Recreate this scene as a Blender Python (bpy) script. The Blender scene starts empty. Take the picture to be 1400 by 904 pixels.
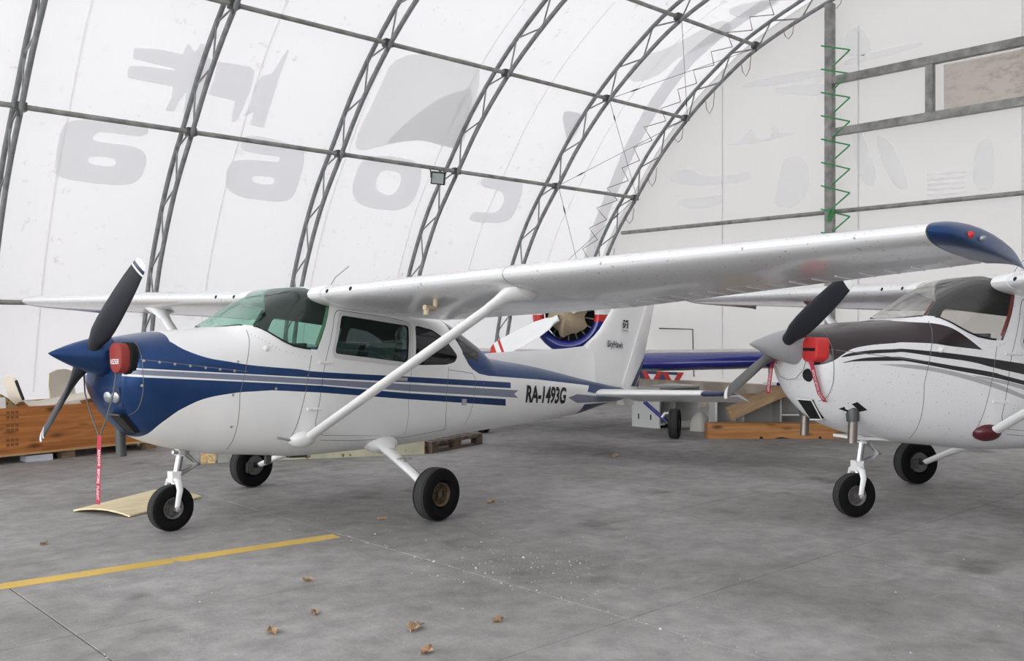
import bpy, bmesh, math, random, bisect
import numpy as np
from mathutils import Vector, Matrix
from mathutils.geometry import delaunay_2d_cdt

# ------------------------------------------------------------------ camera, world, exposure
SC = bpy.context.scene
COL = SC.collection
cd = bpy.data.cameras.new('camera')
cam = bpy.data.objects.new('camera', cd)
COL.objects.link(cam)
cd.sensor_width = 36.0
cd.sensor_fit = 'HORIZONTAL'
cd.lens = 1285.0 / 1400.0 * 36.0
cd.clip_start = 0.05
cd.clip_end = 500
cam.location = (0, 0, 1.555)
cam.rotation_euler = (math.radians(90), 0, 0.8255 - math.pi / 2)
SC.camera = cam

W = bpy.data.worlds.new('overcast_sky')
SC.world = W
W.use_nodes = True
bg = W.node_tree.nodes['Background']
bg.inputs['Color'].default_value = (0.955, 0.975, 1.0, 1)
bg.inputs['Strength'].default_value = 4.2

SC.view_settings.view_transform = 'Standard'
SC.view_settings.look = 'None'
SC.view_settings.gamma = 1.0
SC.view_settings.use_curve_mapping = False
SC.view_settings.exposure = 0.22
SC.cycles.use_denoising = True
SC.cycles.max_bounces = 10
SC.cycles.diffuse_bounces = 6
SC.cycles.glossy_bounces = 4
SC.cycles.transmission_bounces = 6
SC.cycles.transparent_max_bounces = 12
SC.cycles.sample_clamp_indirect = 8.0

RND = random.Random(7)

# ------------------------------------------------------------------ materials
MATS = {}
def newmat(name):
    m = bpy.data.materials.new(name)
    m.use_nodes = True
    nt = m.node_tree
    return m, nt, nt.nodes['Principled BSDF']

def P(name, col, rough=0.5, metal=0.0, coat=0.0, spots=None, scale=30.0, bump=0.0, bscale=60.0, vary=0.0, vscale=4.0, coord='Object'):
    if name in MATS:
        return MATS[name]
    m, nt, b = newmat(name)
    b.inputs['Base Color'].default_value = (*col, 1)
    b.inputs['Roughness'].default_value = rough
    b.inputs['Metallic'].default_value = metal
    if coat:
        b.inputs['Coat Weight'].default_value = coat
        b.inputs['Coat Roughness'].default_value = 0.08
    tc = nt.nodes.new('ShaderNodeTexCoord')
    cur = None
    if vary:
        n = nt.nodes.new('ShaderNodeTexNoise')
        n.inputs['Scale'].default_value = vscale
        n.inputs['Detail'].default_value = 6
        nt.links.new(tc.outputs[coord], n.inputs['Vector'])
        r = nt.nodes.new('ShaderNodeValToRGB')
        r.color_ramp.elements[0].position = 0.3
        r.color_ramp.elements[1].position = 0.7
        r.color_ramp.elements[0].color = (*[max(0, c * (1 - vary)) for c in col], 1)
        r.color_ramp.elements[1].color = (*[min(1, c * (1 + vary)) for c in col], 1)
        nt.links.new(n.outputs['Fac'], r.inputs['Fac'])
        cur = r.outputs['Color']
    if spots:
        n = nt.nodes.new('ShaderNodeTexNoise')
        n.inputs['Scale'].default_value = scale
        n.inputs['Detail'].default_value = 3
        nt.links.new(tc.outputs[coord], n.inputs['Vector'])
        r = nt.nodes.new('ShaderNodeValToRGB')
        r.color_ramp.elements[0].position = spots[1]
        r.color_ramp.elements[1].position = spots[1] + 0.04
        nt.links.new(n.outputs['Fac'], r.inputs['Fac'])
        mx = nt.nodes.new('ShaderNodeMix')
        mx.data_type = 'RGBA'
        if cur is not None:
            nt.links.new(cur, mx.inputs['A'])
        else:
            mx.inputs['A'].default_value = (*col, 1)
        mx.inputs['B'].default_value = (*spots[0], 1)
        nt.links.new(r.outputs['Color'], mx.inputs['Factor'])
        cur = mx.outputs['Result']
    if cur is not None:
        nt.links.new(cur, b.inputs['Base Color'])
    if bump:
        n = nt.nodes.new('ShaderNodeTexNoise')
        n.inputs['Scale'].default_value = bscale
        n.inputs['Detail'].default_value = 5
        nt.links.new(tc.outputs[coord], n.inputs['Vector'])
        bp = nt.nodes.new('ShaderNodeBump')
        bp.inputs['Strength'].default_value = bump
        bp.inputs['Distance'].default_value = 0.02
        nt.links.new(n.outputs['Fac'], bp.inputs['Height'])
        nt.links.new(bp.outputs['Normal'], b.inputs['Normal'])
    MATS[name] = m
    return m

def fabric(name, trans, diff, wt, stain=None):
    """translucent tarpaulin: daylight from outside passes through it"""
    if name in MATS:
        return MATS[name]
    m = bpy.data.materials.new(name)
    m.use_nodes = True
    nt = m.node_tree
    nt.nodes.clear()
    out = nt.nodes.new('ShaderNodeOutputMaterial')
    t = nt.nodes.new('ShaderNodeBsdfTranslucent')
    d = nt.nodes.new('ShaderNodeBsdfDiffuse')
    mx = nt.nodes.new('ShaderNodeMixShader')
    mx.inputs['Fac'].default_value = wt
    t.inputs['Color'].default_value = (*trans, 1)
    d.inputs['Color'].default_value = (*diff, 1)
    nt.links.new(d.outputs[0], mx.inputs[1])
    nt.links.new(t.outputs[0], mx.inputs[2])
    nt.links.new(mx.outputs[0], out.inputs[0])
    if stain:
        geo = nt.nodes.new('ShaderNodeNewGeometry')
        mp = nt.nodes.new('ShaderNodeMapping')
        mp.inputs['Scale'].default_value = stain.get('stretch', (1, 1, 1))
        nt.links.new(geo.outputs['Position'], mp.inputs['Vector'])
        n = nt.nodes.new('ShaderNodeTexNoise')
        n.inputs['Scale'].default_value = stain['scale']
        n.inputs['Detail'].default_value = 8
        n.inputs['Roughness'].default_value = 0.65
        nt.links.new(mp.outputs[0], n.inputs['Vector'])
        n2 = nt.nodes.new('ShaderNodeTexNoise')
        n2.inputs['Scale'].default_value = 0.55
        n2.inputs['Detail'].default_value = 2
        nt.links.new(geo.outputs['Position'], n2.inputs['Vector'])
        r = nt.nodes.new('ShaderNodeValToRGB')
        r.color_ramp.elements[0].position = stain['lo']
        r.color_ramp.elements[1].position = stain['hi']
        nt.links.new(n.outputs['Fac'], r.inputs['Fac'])
        r2 = nt.nodes.new('ShaderNodeValToRGB')
        r2.color_ramp.elements[0].position = 0.42
        r2.color_ramp.elements[1].position = 0.62
        nt.links.new(n2.outputs['Fac'], r2.inputs['Fac'])
        mul = nt.nodes.new('ShaderNodeMath')
        mul.operation = 'MULTIPLY'
        nt.links.new(r.outputs['Color'], mul.inputs[0])
        nt.links.new(r2.outputs['Color'], mul.inputs[1])
        mul2 = nt.nodes.new('ShaderNodeMath')
        mul2.operation = 'MULTIPLY'
        mul2.inputs[1].default_value = stain['amount']
        nt.links.new(mul.outputs[0], mul2.inputs[0])
        for sh, col in ((t, trans), (d, diff)):
            mc = nt.nodes.new('ShaderNodeMix')
            mc.data_type = 'RGBA'
            mc.inputs['A'].default_value = (*col, 1)
            mc.inputs['B'].default_value = (*[c * s for c, s in zip(col, stain['col'])], 1)
            nt.links.new(mul2.outputs[0], mc.inputs['Factor'])
            nt.links.new(mc.outputs['Result'], sh.inputs['Color'])
    MATS[name] = m
    return m

def glass(name, tint, refl=1.0):
    if name in MATS:
        return MATS[name]
    m = bpy.data.materials.new(name)
    m.use_nodes = True
    nt = m.node_tree
    nt.nodes.clear()
    out = nt.nodes.new('ShaderNodeOutputMaterial')
    t = nt.nodes.new('ShaderNodeBsdfTransparent')
    t.inputs['Color'].default_value = (*tint, 1)
    g = nt.nodes.new('ShaderNodeBsdfGlossy')
    g.inputs['Roughness'].default_value = 0.03
    mxc = max(tint)
    g.inputs['Color'].default_value = (*[.55 + .45 * c / mxc for c in tint], 1)
    f = nt.nodes.new('ShaderNodeLayerWeight')
    f.inputs['Blend'].default_value = 0.5
    pw = nt.nodes.new('ShaderNodeMath')
    pw.operation = 'POWER'
    pw.inputs[1].default_value = 4.0
    mu = nt.nodes.new('ShaderNodeMath')
    mu.operation = 'MULTIPLY_ADD'
    mu.use_clamp = True
    mu.inputs[1].default_value = 0.7
    mu.inputs[2].default_value = 0.035 * refl
    mx = nt.nodes.new('ShaderNodeMixShader')
    nt.links.new(f.outputs['Facing'], pw.inputs[0])
    nt.links.new(pw.outputs[0], mu.inputs[0])
    nt.links.new(mu.outputs[0], mx.inputs['Fac'])
    nt.links.new(t.outputs[0], mx.inputs[1])
    nt.links.new(g.outputs[0], mx.inputs[2])
    nt.links.new(mx.outputs[0], out.inputs[0])
    MATS[name] = m
    return m

def concrete():
    m, nt, b = newmat('concrete')
    geo = nt.nodes.new('ShaderNodeNewGeometry')
    def noise(scale, detail, rough=0.5, stretch=None):
        n = nt.nodes.new('ShaderNodeTexNoise')
        n.inputs['Scale'].default_value = scale
        n.inputs['Detail'].default_value = detail
        n.inputs['Roughness'].default_value = rough
        if stretch:
            mp = nt.nodes.new('ShaderNodeMapping')
            mp.inputs['Scale'].default_value = stretch
            nt.links.new(geo.outputs['Position'], mp.inputs['Vector'])
            nt.links.new(mp.outputs[0], n.inputs['Vector'])
        else:
            nt.links.new(geo.outputs['Position'], n.inputs['Vector'])
        return n
    def ramp(n, p0, c0, p1, c1):
        r = nt.nodes.new('ShaderNodeValToRGB')
        r.color_ramp.elements[0].position = p0
        r.color_ramp.elements[0].color = (*c0, 1)
        r.color_ramp.elements[1].position = p1
        r.color_ramp.elements[1].color = (*c1, 1)
        nt.links.new(n.outputs['Fac'], r.inputs['Fac'])
        return r
    def mix(a, bb, fac, mode='MIX'):
        x = nt.nodes.new('ShaderNodeMix')
        x.data_type = 'RGBA'
        x.blend_type = mode
        if isinstance(a, tuple): x.inputs['A'].default_value = (*a, 1)
        else: nt.links.new(a, x.inputs['A'])
        if isinstance(bb, tuple): x.inputs['B'].default_value = (*bb, 1)
        else: nt.links.new(bb, x.inputs['B'])
        if isinstance(fac, float): x.inputs['Factor'].default_value = fac
        else: nt.links.new(fac, x.inputs['Factor'])
        return x.outputs['Result']
    base = ramp(noise(0.55, 7, 0.6), 0.35, (0.215, 0.205, 0.195), 0.68, (0.36, 0.35, 0.34)).outputs['Color']
    mott = ramp(noise(5.5, 8, 0.65), 0.35, (0.78, 0.78, 0.78), 0.65, (1.14, 1.14, 1.14)).outputs['Color']
    c = mix(base, mott, 1.0, 'MULTIPLY')
    scuff = ramp(noise(2.2, 9, 0.7, (0.5, 1.6, 1)), 0.60, (0, 0, 0), 0.72, (1, 1, 1)).outputs['Color']
    c = mix(c, (0.44, 0.44, 0.45), mix((0, 0, 0), scuff, 0.55))
    dark = ramp(noise(1.3, 5, 0.55), 0.60, (0, 0, 0), 0.72, (1, 1, 1)).outputs['Color']
    c = mix(c, (0.10, 0.095, 0.085), mix((0, 0, 0), dark, 0.7))
    grit = ramp(noise(55, 2, 0.5), 0.70, (0, 0, 0), 0.735, (1, 1, 1)).outputs['Color']
    c = mix(c, (0.6, 0.58, 0.55), mix((0, 0, 0), grit, 0.5))
    fine = ramp(noise(140, 3, 0.6), 0.3, (0.86, 0.86, 0.86), 0.7, (1.12, 1.12, 1.12)).outputs['Color']
    c = mix(c, fine, 1.0, 'MULTIPLY')
    nt.links.new(c, b.inputs['Base Color'])
    rr = ramp(noise(3.0, 5), 0.3, (0.55, 0.55, 0.55), 0.7, (0.8, 0.8, 0.8))
    nt.links.new(rr.outputs['Color'], b.inputs['Roughness'])
    bp = nt.nodes.new('ShaderNodeBump')
    bp.inputs['Strength'].default_value = 0.25
    bp.inputs['Distance'].default_value = 0.01
    nt.links.new(noise(35, 6).outputs['Fac'], bp.inputs['Height'])
    nt.links.new(bp.outputs['Normal'], b.inputs['Normal'])
    MATS['concrete'] = m
    return m

def wood(name, c0, c1, grain=(1.2, 14, 14), knots=True, rough=0.6):
    if name in MATS:
        return MATS[name]
    m, nt, b = newmat(name)
    tc = nt.nodes.new('ShaderNodeTexCoord')
    mp = nt.nodes.new('ShaderNodeMapping')
    mp.inputs['Scale'].default_value = grain
    nt.links.new(tc.outputs['Object'], mp.inputs['Vector'])
    n = nt.nodes.new('ShaderNodeTexNoise')
    n.inputs['Scale'].default_value = 1.0
    n.inputs['Detail'].default_value = 7
    n.inputs['Distortion'].default_value = 1.4
    nt.links.new(mp.outputs[0], n.inputs['Vector'])
    r = nt.nodes.new('ShaderNodeValToRGB')
    r.color_ramp.elements[0].position = 0.32
    r.color_ramp.elements[0].color = (*c0, 1)
    r.color_ramp.elements[1].position = 0.66
    r.color_ramp.elements[1].color = (*c1, 1)
    nt.links.new(n.outputs['Fac'], r.inputs['Fac'])
    cur = r.outputs['Color']
    if knots:
        mp2 = nt.nodes.new('ShaderNodeMapping')
        mp2.inputs['Scale'].default_value = (2.6, 3.0, 7.5)
        nt.links.new(tc.outputs['Object'], mp2.inputs['Vector'])
        v = nt.nodes.new('ShaderNodeTexVoronoi')
        v.inputs['Scale'].default_value = 1.0
        nt.links.new(mp2.outputs[0], v.inputs['Vector'])
        r2 = nt.nodes.new('ShaderNodeValToRGB')
        r2.color_ramp.elements[0].position = 0.10
        r2.color_ramp.elements[0].color = (1, 1, 1, 1)
        r2.color_ramp.elements[1].position = 0.30
        r2.color_ramp.elements[1].color = (0, 0, 0, 1)
        nt.links.new(v.outputs['Distance'], r2.inputs['Fac'])
        x = nt.nodes.new('ShaderNodeMix')
        x.data_type = 'RGBA'
        nt.links.new(r2.outputs['Color'], x.inputs['Factor'])
        nt.links.new(cur, x.inputs['A'])
        x.inputs['B'].default_value = (*[q * 0.35 for q in c0], 1)
        cur = x.outputs['Result']
    nt.links.new(cur, b.inputs['Base Color'])
    b.inputs['Roughness'].default_value = rough
    MATS[name] = m
    return m

WHITE = P('white_paint', (0.85, 0.85, 0.84), 0.28, coat=0.3, vary=0.025, vscale=3.0)
WHITE_DIRTY = P('white_wing_paint', (0.76, 0.765, 0.77), 0.24, coat=0.35, spots=((0.35, 0.33, 0.30), 0.665), scale=34, bump=0.05, bscale=3.0)
SPECK = P('white_speckled_paint', (0.80, 0.80, 0.81), 0.3, coat=0.3, spots=((0.5, 0.46, 0.42), 0.66), scale=60)
BLUE = P('blue_metallic_paint', (0.014, 0.052, 0.165), 0.32, metal=0.6, coat=0.2, vary=0.1)
NAVY = P('navy_paint', (0.016, 0.028, 0.085), 0.32, coat=0.3)
SLATE = P('grey_blue_paint', (0.20, 0.22, 0.30), 0.35, coat=0.2)
GREYSTRIPE = P('grey_stripe_paint', (0.42, 0.42, 0.43), 0.35)
BROWN = P('black_cherry_paint', (0.016, 0.006, 0.008), 0.25, coat=0.15)
BLACKP = P('black_paint', (0.010, 0.009, 0.010), 0.35)
MAROON = P('maroon_plastic', (0.09, 0.008, 0.014), 0.35, coat=0.3)
RUBBER = P('tyre_rubber', (0.007, 0.007, 0.0075), 0.85, bump=0.15, bscale=40)
TREAD = P('worn_tread_rubber', (0.04, 0.04, 0.04), 0.85, bump=0.2, bscale=50)
STEEL = P('brushed_steel', (0.55, 0.55, 0.56), 0.32, metal=0.9)
CHROME = P('chrome', (0.55, 0.55, 0.57), 0.2, metal=1.0)
DARKSTEEL = P('dark_steel', (0.10, 0.10, 0.10), 0.5, metal=0.6)
HUBBROWN = P('rusty_hub', (0.11, 0.075, 0.045), 0.55, metal=0.5, vary=0.4, vscale=30)
HUBGREY = P('grey_hub', (0.16, 0.15, 0.145), 0.5, metal=0.5)
GALV = P('galvanised_tube', (0.24, 0.25, 0.255), 0.5, metal=0.2, vary=0.25, vscale=9)
GALV2 = P('weathered_steel', (0.25, 0.25, 0.235), 0.55, metal=0.15, vary=0.35, vscale=6)
BLADE = P('propeller_black', (0.022, 0.024, 0.030), 0.38)
BLADE2 = P('propeller_grey', (0.115, 0.11, 0.108), 0.55)
REDCLOTH = P('red_vinyl_cloth', (0.26, 0.028, 0.022), 0.7, bump=0.25, bscale=18)
REDBRIGHT = P('red_foam_cloth', (0.58, 0.025, 0.025), 0.55, bump=0.1, bscale=25)
RIBBON = P('crimson_ribbon', (0.42, 0.02, 0.055), 0.6)
BLACKFOAM = P('black_foam', (0.012, 0.012, 0.012), 0.85)
LINING = P('cabin_lining', (0.045, 0.055, 0.052), 0.85)
LINRED = P('red_cabin_trim', (0.30, 0.035, 0.03), 0.7)
LINGREEN = P('pale_green_trim', (0.28, 0.42, 0.28), 0.6)
SEATM = P('seat_fabric', (0.05, 0.055, 0.06), 0.85, bump=0.1)
SEATRED = P('red_grey_seat', (0.16, 0.05, 0.05), 0.8)
GASKET = P('dark_gasket', (0.015, 0.016, 0.016), 0.6)
SEAM = P('panel_seam', (0.16, 0.16, 0.16), 0.6)
SCREW = P('screw_head', (0.45, 0.43, 0.38), 0.4, metal=0.8)
LAMP = P('lamp_glass', (0.36, 0.37, 0.38), 0.2, metal=0.7, bump=0.2, bscale=120)
for _m, _v in ((RUBBER, .12), (TREAD, .2), (BLADE, .25), (BLACKFOAM, .2), (GASKET, .2)):
    _m.node_tree.nodes['Principled BSDF'].inputs['Specular IOR Level'].default_value = _v
YAKBLUE = P('royal_blue_paint', (0.012, 0.020, 0.20), 0.25, coat=0.5)
YAKRED = P('signal_red_paint', (0.55, 0.025, 0.02), 0.35)
TEXTW = P('white_lettering', (0.85, 0.85, 0.85), 0.6)
TEXTB = P('black_lettering', (0.006, 0.006, 0.008), 0.5)
CONC = concrete()
JOINT = P('joint_filler', (0.27, 0.265, 0.255), 0.95, vary=0.5, vscale=12)
MEMB = fabric('tarpaulin_membrane', (0.37, 0.362, 0.367), (0.80, 0.785, 0.79), 0.42,
              dict(scale=6.0, lo=0.60, hi=0.72, amount=0.8, col=(0.62, 0.52, 0.45), stretch=(1, 1, 1)))
GABLE = fabric('gable_tarpaulin', (0.30, 0.29, 0.282), (0.70, 0.685, 0.67), 0.42,
               dict(scale=2.0, lo=0.5, hi=0.75, amount=0.22, col=(0.80, 0.82, 0.90)))
LETTER = fabric('grey_print', (0.92, 0.92, 0.925), (0.56, 0.56, 0.57), 0.80)
SHADE1 = fabric('light_shadow_patch', (0.92, 0.92, 0.92), (0.5, 0.5, 0.5), 0.82)  # shade cast from outside, put into the cloth colour
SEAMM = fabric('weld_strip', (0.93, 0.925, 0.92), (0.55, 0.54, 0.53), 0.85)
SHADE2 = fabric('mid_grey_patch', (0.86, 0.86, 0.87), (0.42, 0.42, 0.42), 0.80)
GHOST = fabric('faint_print', (0.975, 0.98, 0.99), (0.70, 0.71, 0.73), 0.93)
DIRTY = fabric('soiled_film', (0.80, 0.76, 0.71), (0.5, 0.47, 0.44), 0.75,
               dict(scale=5.0, lo=0.48, hi=0.7, amount=0.8, col=(0.6, 0.55, 0.5), stretch=(1, 1, 2)))

# ------------------------------------------------------------------ object helpers
def link(o, parent=None):
    COL.objects.link(o)
    if parent is not None:
        o.parent = parent
    return o

def tag(o, label, cat, group=None):
    o['label'] = label
    o['category'] = cat
    if group:
        o['group'] = group
    return o

def empty(name, loc, rz=0.0):
    o = bpy.data.objects.new(name, None)
    o.empty_display_size = 0.2
    link(o)
    o.location = loc
    o.rotation_euler = (0, 0, rz)
    return o

class MB:
    def __init__(s):
        s.v, s.f, s.m = [], [], []
    def add(s, vs, fs, mi=0):
        o = len(s.v)
        s.v += [tuple(map(float, p)) for p in vs]
        s.f += [tuple(i + o for i in f) for f in fs]
        s.m += [mi] * len(fs)
        return s
    def box(s, c, d, rot=None, mi=0):
        h = [q / 2 for q in d]
        vs = [Vector((x * h[0], y * h[1], z * h[2])) for x in (-1, 1) for y in (-1, 1) for z in (-1, 1)]
        if rot is not None:
            vs = [rot @ q for q in vs]
        vs = [q + Vector(c) for q in vs]
        return s.add(vs, [(0, 1, 3, 2), (4, 6, 7, 5), (0, 4, 5, 1), (2, 3, 7, 6), (0, 2, 6, 4), (1, 5, 7, 3)], mi)
    def hexa(s, pts, mi=0):
        """pts: 4 bottom (ccw) + 4 top"""
        return s.add(pts, [(3, 2, 1, 0), (4, 5, 6, 7), (0, 1, 5, 4), (1, 2, 6, 5), (2, 3, 7, 6), (3, 0, 4, 7)], mi)
    def tube(s, pts, r, n=8, mi=0, caps=True, flat=1.0, up=None):
        pts = [Vector(p) for p in pts]
        k = len(pts)
        rs = r if isinstance(r, (list, tuple)) else [r] * k
        vs = []
        ref = None
        for i in range(k):
            d = (pts[min(i + 1, k - 1)] - pts[max(i - 1, 0)]).normalized()
            if up is not None:
                a = Vector(up)
            elif ref is None:
                a = Vector((0, 0, 1)) if abs(d.z) < 0.9 else Vector((1, 0, 0))
            else:
                a = ref
            u = (a - d * a.dot(d)).normalized()
            ref = u
            w = d.cross(u)
            for j in range(n):
                t = 2 * math.pi * j / n
                vs.append(pts[i] + (u * math.cos(t) + w * math.sin(t) * flat) * rs[i])
        fs = []
        for i in range(k - 1):
            for j in range(n):
                a, b = i * n + j, i * n + (j + 1) % n
                fs.append((a, b, b + n, a + n))
        if caps:
            fs.append(tuple(range(n))[::-1])
            fs.append(tuple(range((k - 1) * n, k * n)))
        return s.add(vs, fs, mi)
    def lathe(s, prof, org, axis, n=24, mi=0, ref=None):
        """prof: (radius, height along axis); mi may be a list per segment"""
        ax = Vector(axis).normalized()
        a = Vector(ref) if ref else (Vector((0, 0, 1)) if abs(ax.z) < 0.9 else Vector((1, 0, 0)))
        u = (a - ax * a.dot(ax)).normalized()
        w = ax.cross(u)
        org = Vector(org)
        vs = []
        for r, h in prof:
            for j in range(n):
                t = 2 * math.pi * j / n
                vs.append(org + ax * h + (u * math.cos(t) + w * math.sin(t)) * max(r, 1e-4))
        o = len(s.v)
        s.v += [tuple(p) for p in vs]
        for i in range(len(prof) - 1):
            mm = mi[i] if isinstance(mi, list) else mi
            for j in range(n):
                p, q = i * n + j, i * n + (j + 1) % n
                s.f.append((o + p, o + q, o + q + n, o + p + n))
                s.m.append(mm)
        return s
    def prism(s, poly, fn0, fn1, mi=0):
        """poly 2d -> two mapped copies joined (cap faces are ngons)"""
        n = len(poly)
        vs = [fn0(*p) for p in poly] + [fn1(*p) for p in poly]
        fs = [tuple(range(n))[::-1], tuple(range(n, 2 * n))] + [(i, (i + 1) % n, n + (i + 1) % n, n + i) for i in range(n)]
        return s.add(vs, fs, mi)
    def xf(s, M):
        s.v = [tuple(M @ Vector(p)) for p in s.v]
        return s
    def mesh(s, name, mats, smooth=True, sharp=38):
        me = bpy.data.meshes.new(name)
        me.from_pydata(s.v, [], s.f)
        if not isinstance(mats, (list, tuple)):
            mats = [mats]
        for m in mats:
            me.materials.append(m)
        if len(mats) > 1:
            me.polygons.foreach_set('material_index', s.m)
        me.update()
        bm = bmesh.new()
        bm.from_mesh(me)
        bmesh.ops.recalc_face_normals(bm, faces=bm.faces)
        bm.to_mesh(me)
        bm.free()
        if smooth:
            me.shade_smooth()
            me.set_sharp_from_angle(angle=math.radians(sharp))
        return me
    def build(s, name, mats, parent=None, smooth=True, sharp=38):
        return link(bpy.data.objects.new(name, s.mesh(name, mats, smooth, sharp)), parent)

def struct(o):
    o['kind'] = 'structure'
    return o

_fonts = {}
def text_mesh(body, fontsize=1.0, offset=0.0):
    """flat lettering as triangles, normalised so that its box is [0,1]x[0,1]"""
    key = (body, offset)
    if key not in _fonts:
        cu = bpy.data.curves.new('lettering', 'FONT')
        cu.body = body
        cu.resolution_u = 4
        cu.offset = offset
        o = bpy.data.objects.new('lettering', cu)
        COL.objects.link(o)
        dg = bpy.context.evaluated_depsgraph_get()
        dg.update()
        me = o.evaluated_get(dg).to_mesh()
        vs = [v.co.copy() for v in me.vertices]
        fs = [tuple(p.vertices) for p in me.polygons]
        bpy.data.objects.remove(o)
        bpy.data.curves.remove(cu)
        xs = [v.x for v in vs]
        ys = [v.y for v in vs]
        w, h = max(xs) - min(xs), max(ys) - min(ys)
        vs = [((v.x - min(xs)) / w, (v.y - min(ys)) / h) for v in vs]
        _fonts[key] = (vs, fs, w / h)
    return _fonts[key]
def put_text(name, body, fn, mat, parent, offset=0.0, cuts=0):
    vs, fs, asp = text_mesh(body, offset=offset)
    me = bpy.data.meshes.new(name)
    if cuts:
        bm = bmesh.new()
        bv = [bm.verts.new((u, v, 0)) for u, v in vs]
        for f in fs: bm.faces.new([bv[i] for i in f])
        bmesh.ops.triangulate(bm, faces=bm.faces)
        bmesh.ops.subdivide_edges(bm, edges=bm.edges, cuts=cuts, use_grid_fill=True)
        bm.verts.index_update()
        vs = [(q.co.x, q.co.y) for q in bm.verts]
        fs = [tuple(q.index for q in f.verts) for f in bm.faces]
        bm.free()
    me.from_pydata([tuple(fn(u, v)) for u, v in vs], [], fs)
    me.materials.append(mat)
    me.update()
    return link(bpy.data.objects.new(name, me), parent)

# ------------------------------------------------------------------ the hangar: arch curve
YC = 4.3
CP = [(14.72, 0), (14.58, 1.0), (14.38, 1.9), (14.12, 2.65), (13.62, 3.6), (13.0, 4.41), (12.4, 5.16), (11.65, 5.88), (10.85, 6.47), (10.0, 6.96), (8.6, 7.45), (7.2, 7.78), (5.7, 7.98), (4.3, 8.04)]
def crom(Pp, n=8):
    Pp = np.array(Pp, float)
    Q = np.vstack([2 * Pp[0] - Pp[1], Pp, 2 * Pp[-1] - Pp[-2]])
    o = []
    for i in range(1, len(Q) - 2):
        for k in range(n):
            t = k / n
            a, b, c, d = Q[i - 1], Q[i], Q[i + 1], Q[i + 2]
            o.append(.5 * ((2 * b) + (c - a) * t + (2 * a - 5 * b + 4 * c - d) * t * t + (3 * b - a - 3 * c + d) * t ** 3))
    o.append(Q[-2])
    return np.array(o)
HALF = crom(CP)
def arch(d):
    T = np.gradient(HALF, axis=0)
    T /= np.linalg.norm(T, axis=1)[:, None]
    h = HALF + np.stack([T[:, 1], -T[:, 0]], 1) * d
    m = h[::-1].copy()
    m[:, 0] = 2 * YC - m[:, 0]
    return np.vstack([h, m[1:]])
def arclen(C):
    return np.concatenate([[0], np.cumsum(np.linalg.norm(np.diff(C, axis=0), axis=1))])
MEMC = arch(0.36)
MEMS = arclen(MEMC)
def mem_point(x, s, off=0.0):
    """point on the membrane at x and arc length s from the left ground, off = towards the inside"""
    y = np.interp(s, MEMS, MEMC[:, 0]); z = np.interp(s, MEMS, MEMC[:, 1])
    y2 = np.interp(s + .05, MEMS, MEMC[:, 0]); z2 = np.interp(s + .05, MEMS, MEMC[:, 1])
    t = Vector((0, y2 - y, z2 - z)).normalized()
    n = Vector((0, -t.z, t.y))
    return Vector((x, y, z)) + n * off
X0, X1 = -8.0, 15.96
RIBX = [-6.2, -3.75, -1.3, 1.12, 3.52, 5.77, 8.26, 10.69, 13.24, 15.64]

def build_floor():
    fl = MB()
    fl.add([(-60, -60, -.03), (80, -60, -.03), (80, 70, -.03), (-60, 70, -.03)], [(0, 1, 2, 3)])
    root = struct(fl.build('floor', JOINT, smooth=False))
    xs = [3.9 + 2.28 * k for k in range(-6, 7)]
    ys = [3.3 + 1.74 * k for k in range(-6, 8)]
    g = .003
    for i in range(len(xs) - 1):
        for j in range(len(ys) - 1):
            x0, x1, y0, y1 = xs[i] + g, xs[i + 1] - g, ys[j] + g, ys[j + 1] - g
            if y0 > 14.9: continue
            dz = -.0012 * RND.random()
            b = .004
            vs = [(x0, y0, -.03), (x1, y0, -.03), (x1, y1, -.03), (x0, y1, -.03),
                  (x0, y0, dz - b), (x1, y0, dz - b), (x1, y1, dz - b), (x0, y1, dz - b),
                  (x0 + b, y0 + b, dz), (x1 - b, y0 + b, dz), (x1 - b, y1 - b, dz), (x0 + b, y1 - b, dz)]
            m = MB()
            m.add(vs, [(0, 1, 5, 4), (1, 2, 6, 5), (2, 3, 7, 6), (3, 0, 4, 7), (4, 5, 9, 8), (5, 6, 10, 9), (6, 7, 11, 10), (7, 4, 8, 11), (8, 9, 10, 11)])
            m.build('slab', CONC, root, smooth=False)
build_floor()

def build_membrane():
    m = MB()
    nx = 34
    xs = np.linspace(X0, X1, nx)
    n = len(MEMC)
    vs = []
    for x in xs:
        for y, z in MEMC:
            s = 0
            vs.append((x, y, z - .04 * (z < 0)))
    fs = [(i * n + j, (i + 1) * n + j, (i + 1) * n + j + 1, i * n + j + 1) for i in range(nx - 1) for j in range(n - 1)]
    m.add(vs, fs)
    o = m.build('wall_left', MEMB, sharp=80)
    struct(o)
    o['label'] = 'white translucent membrane arching from the left ground over the hangar'
    return o
wall = build_membrane()

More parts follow.
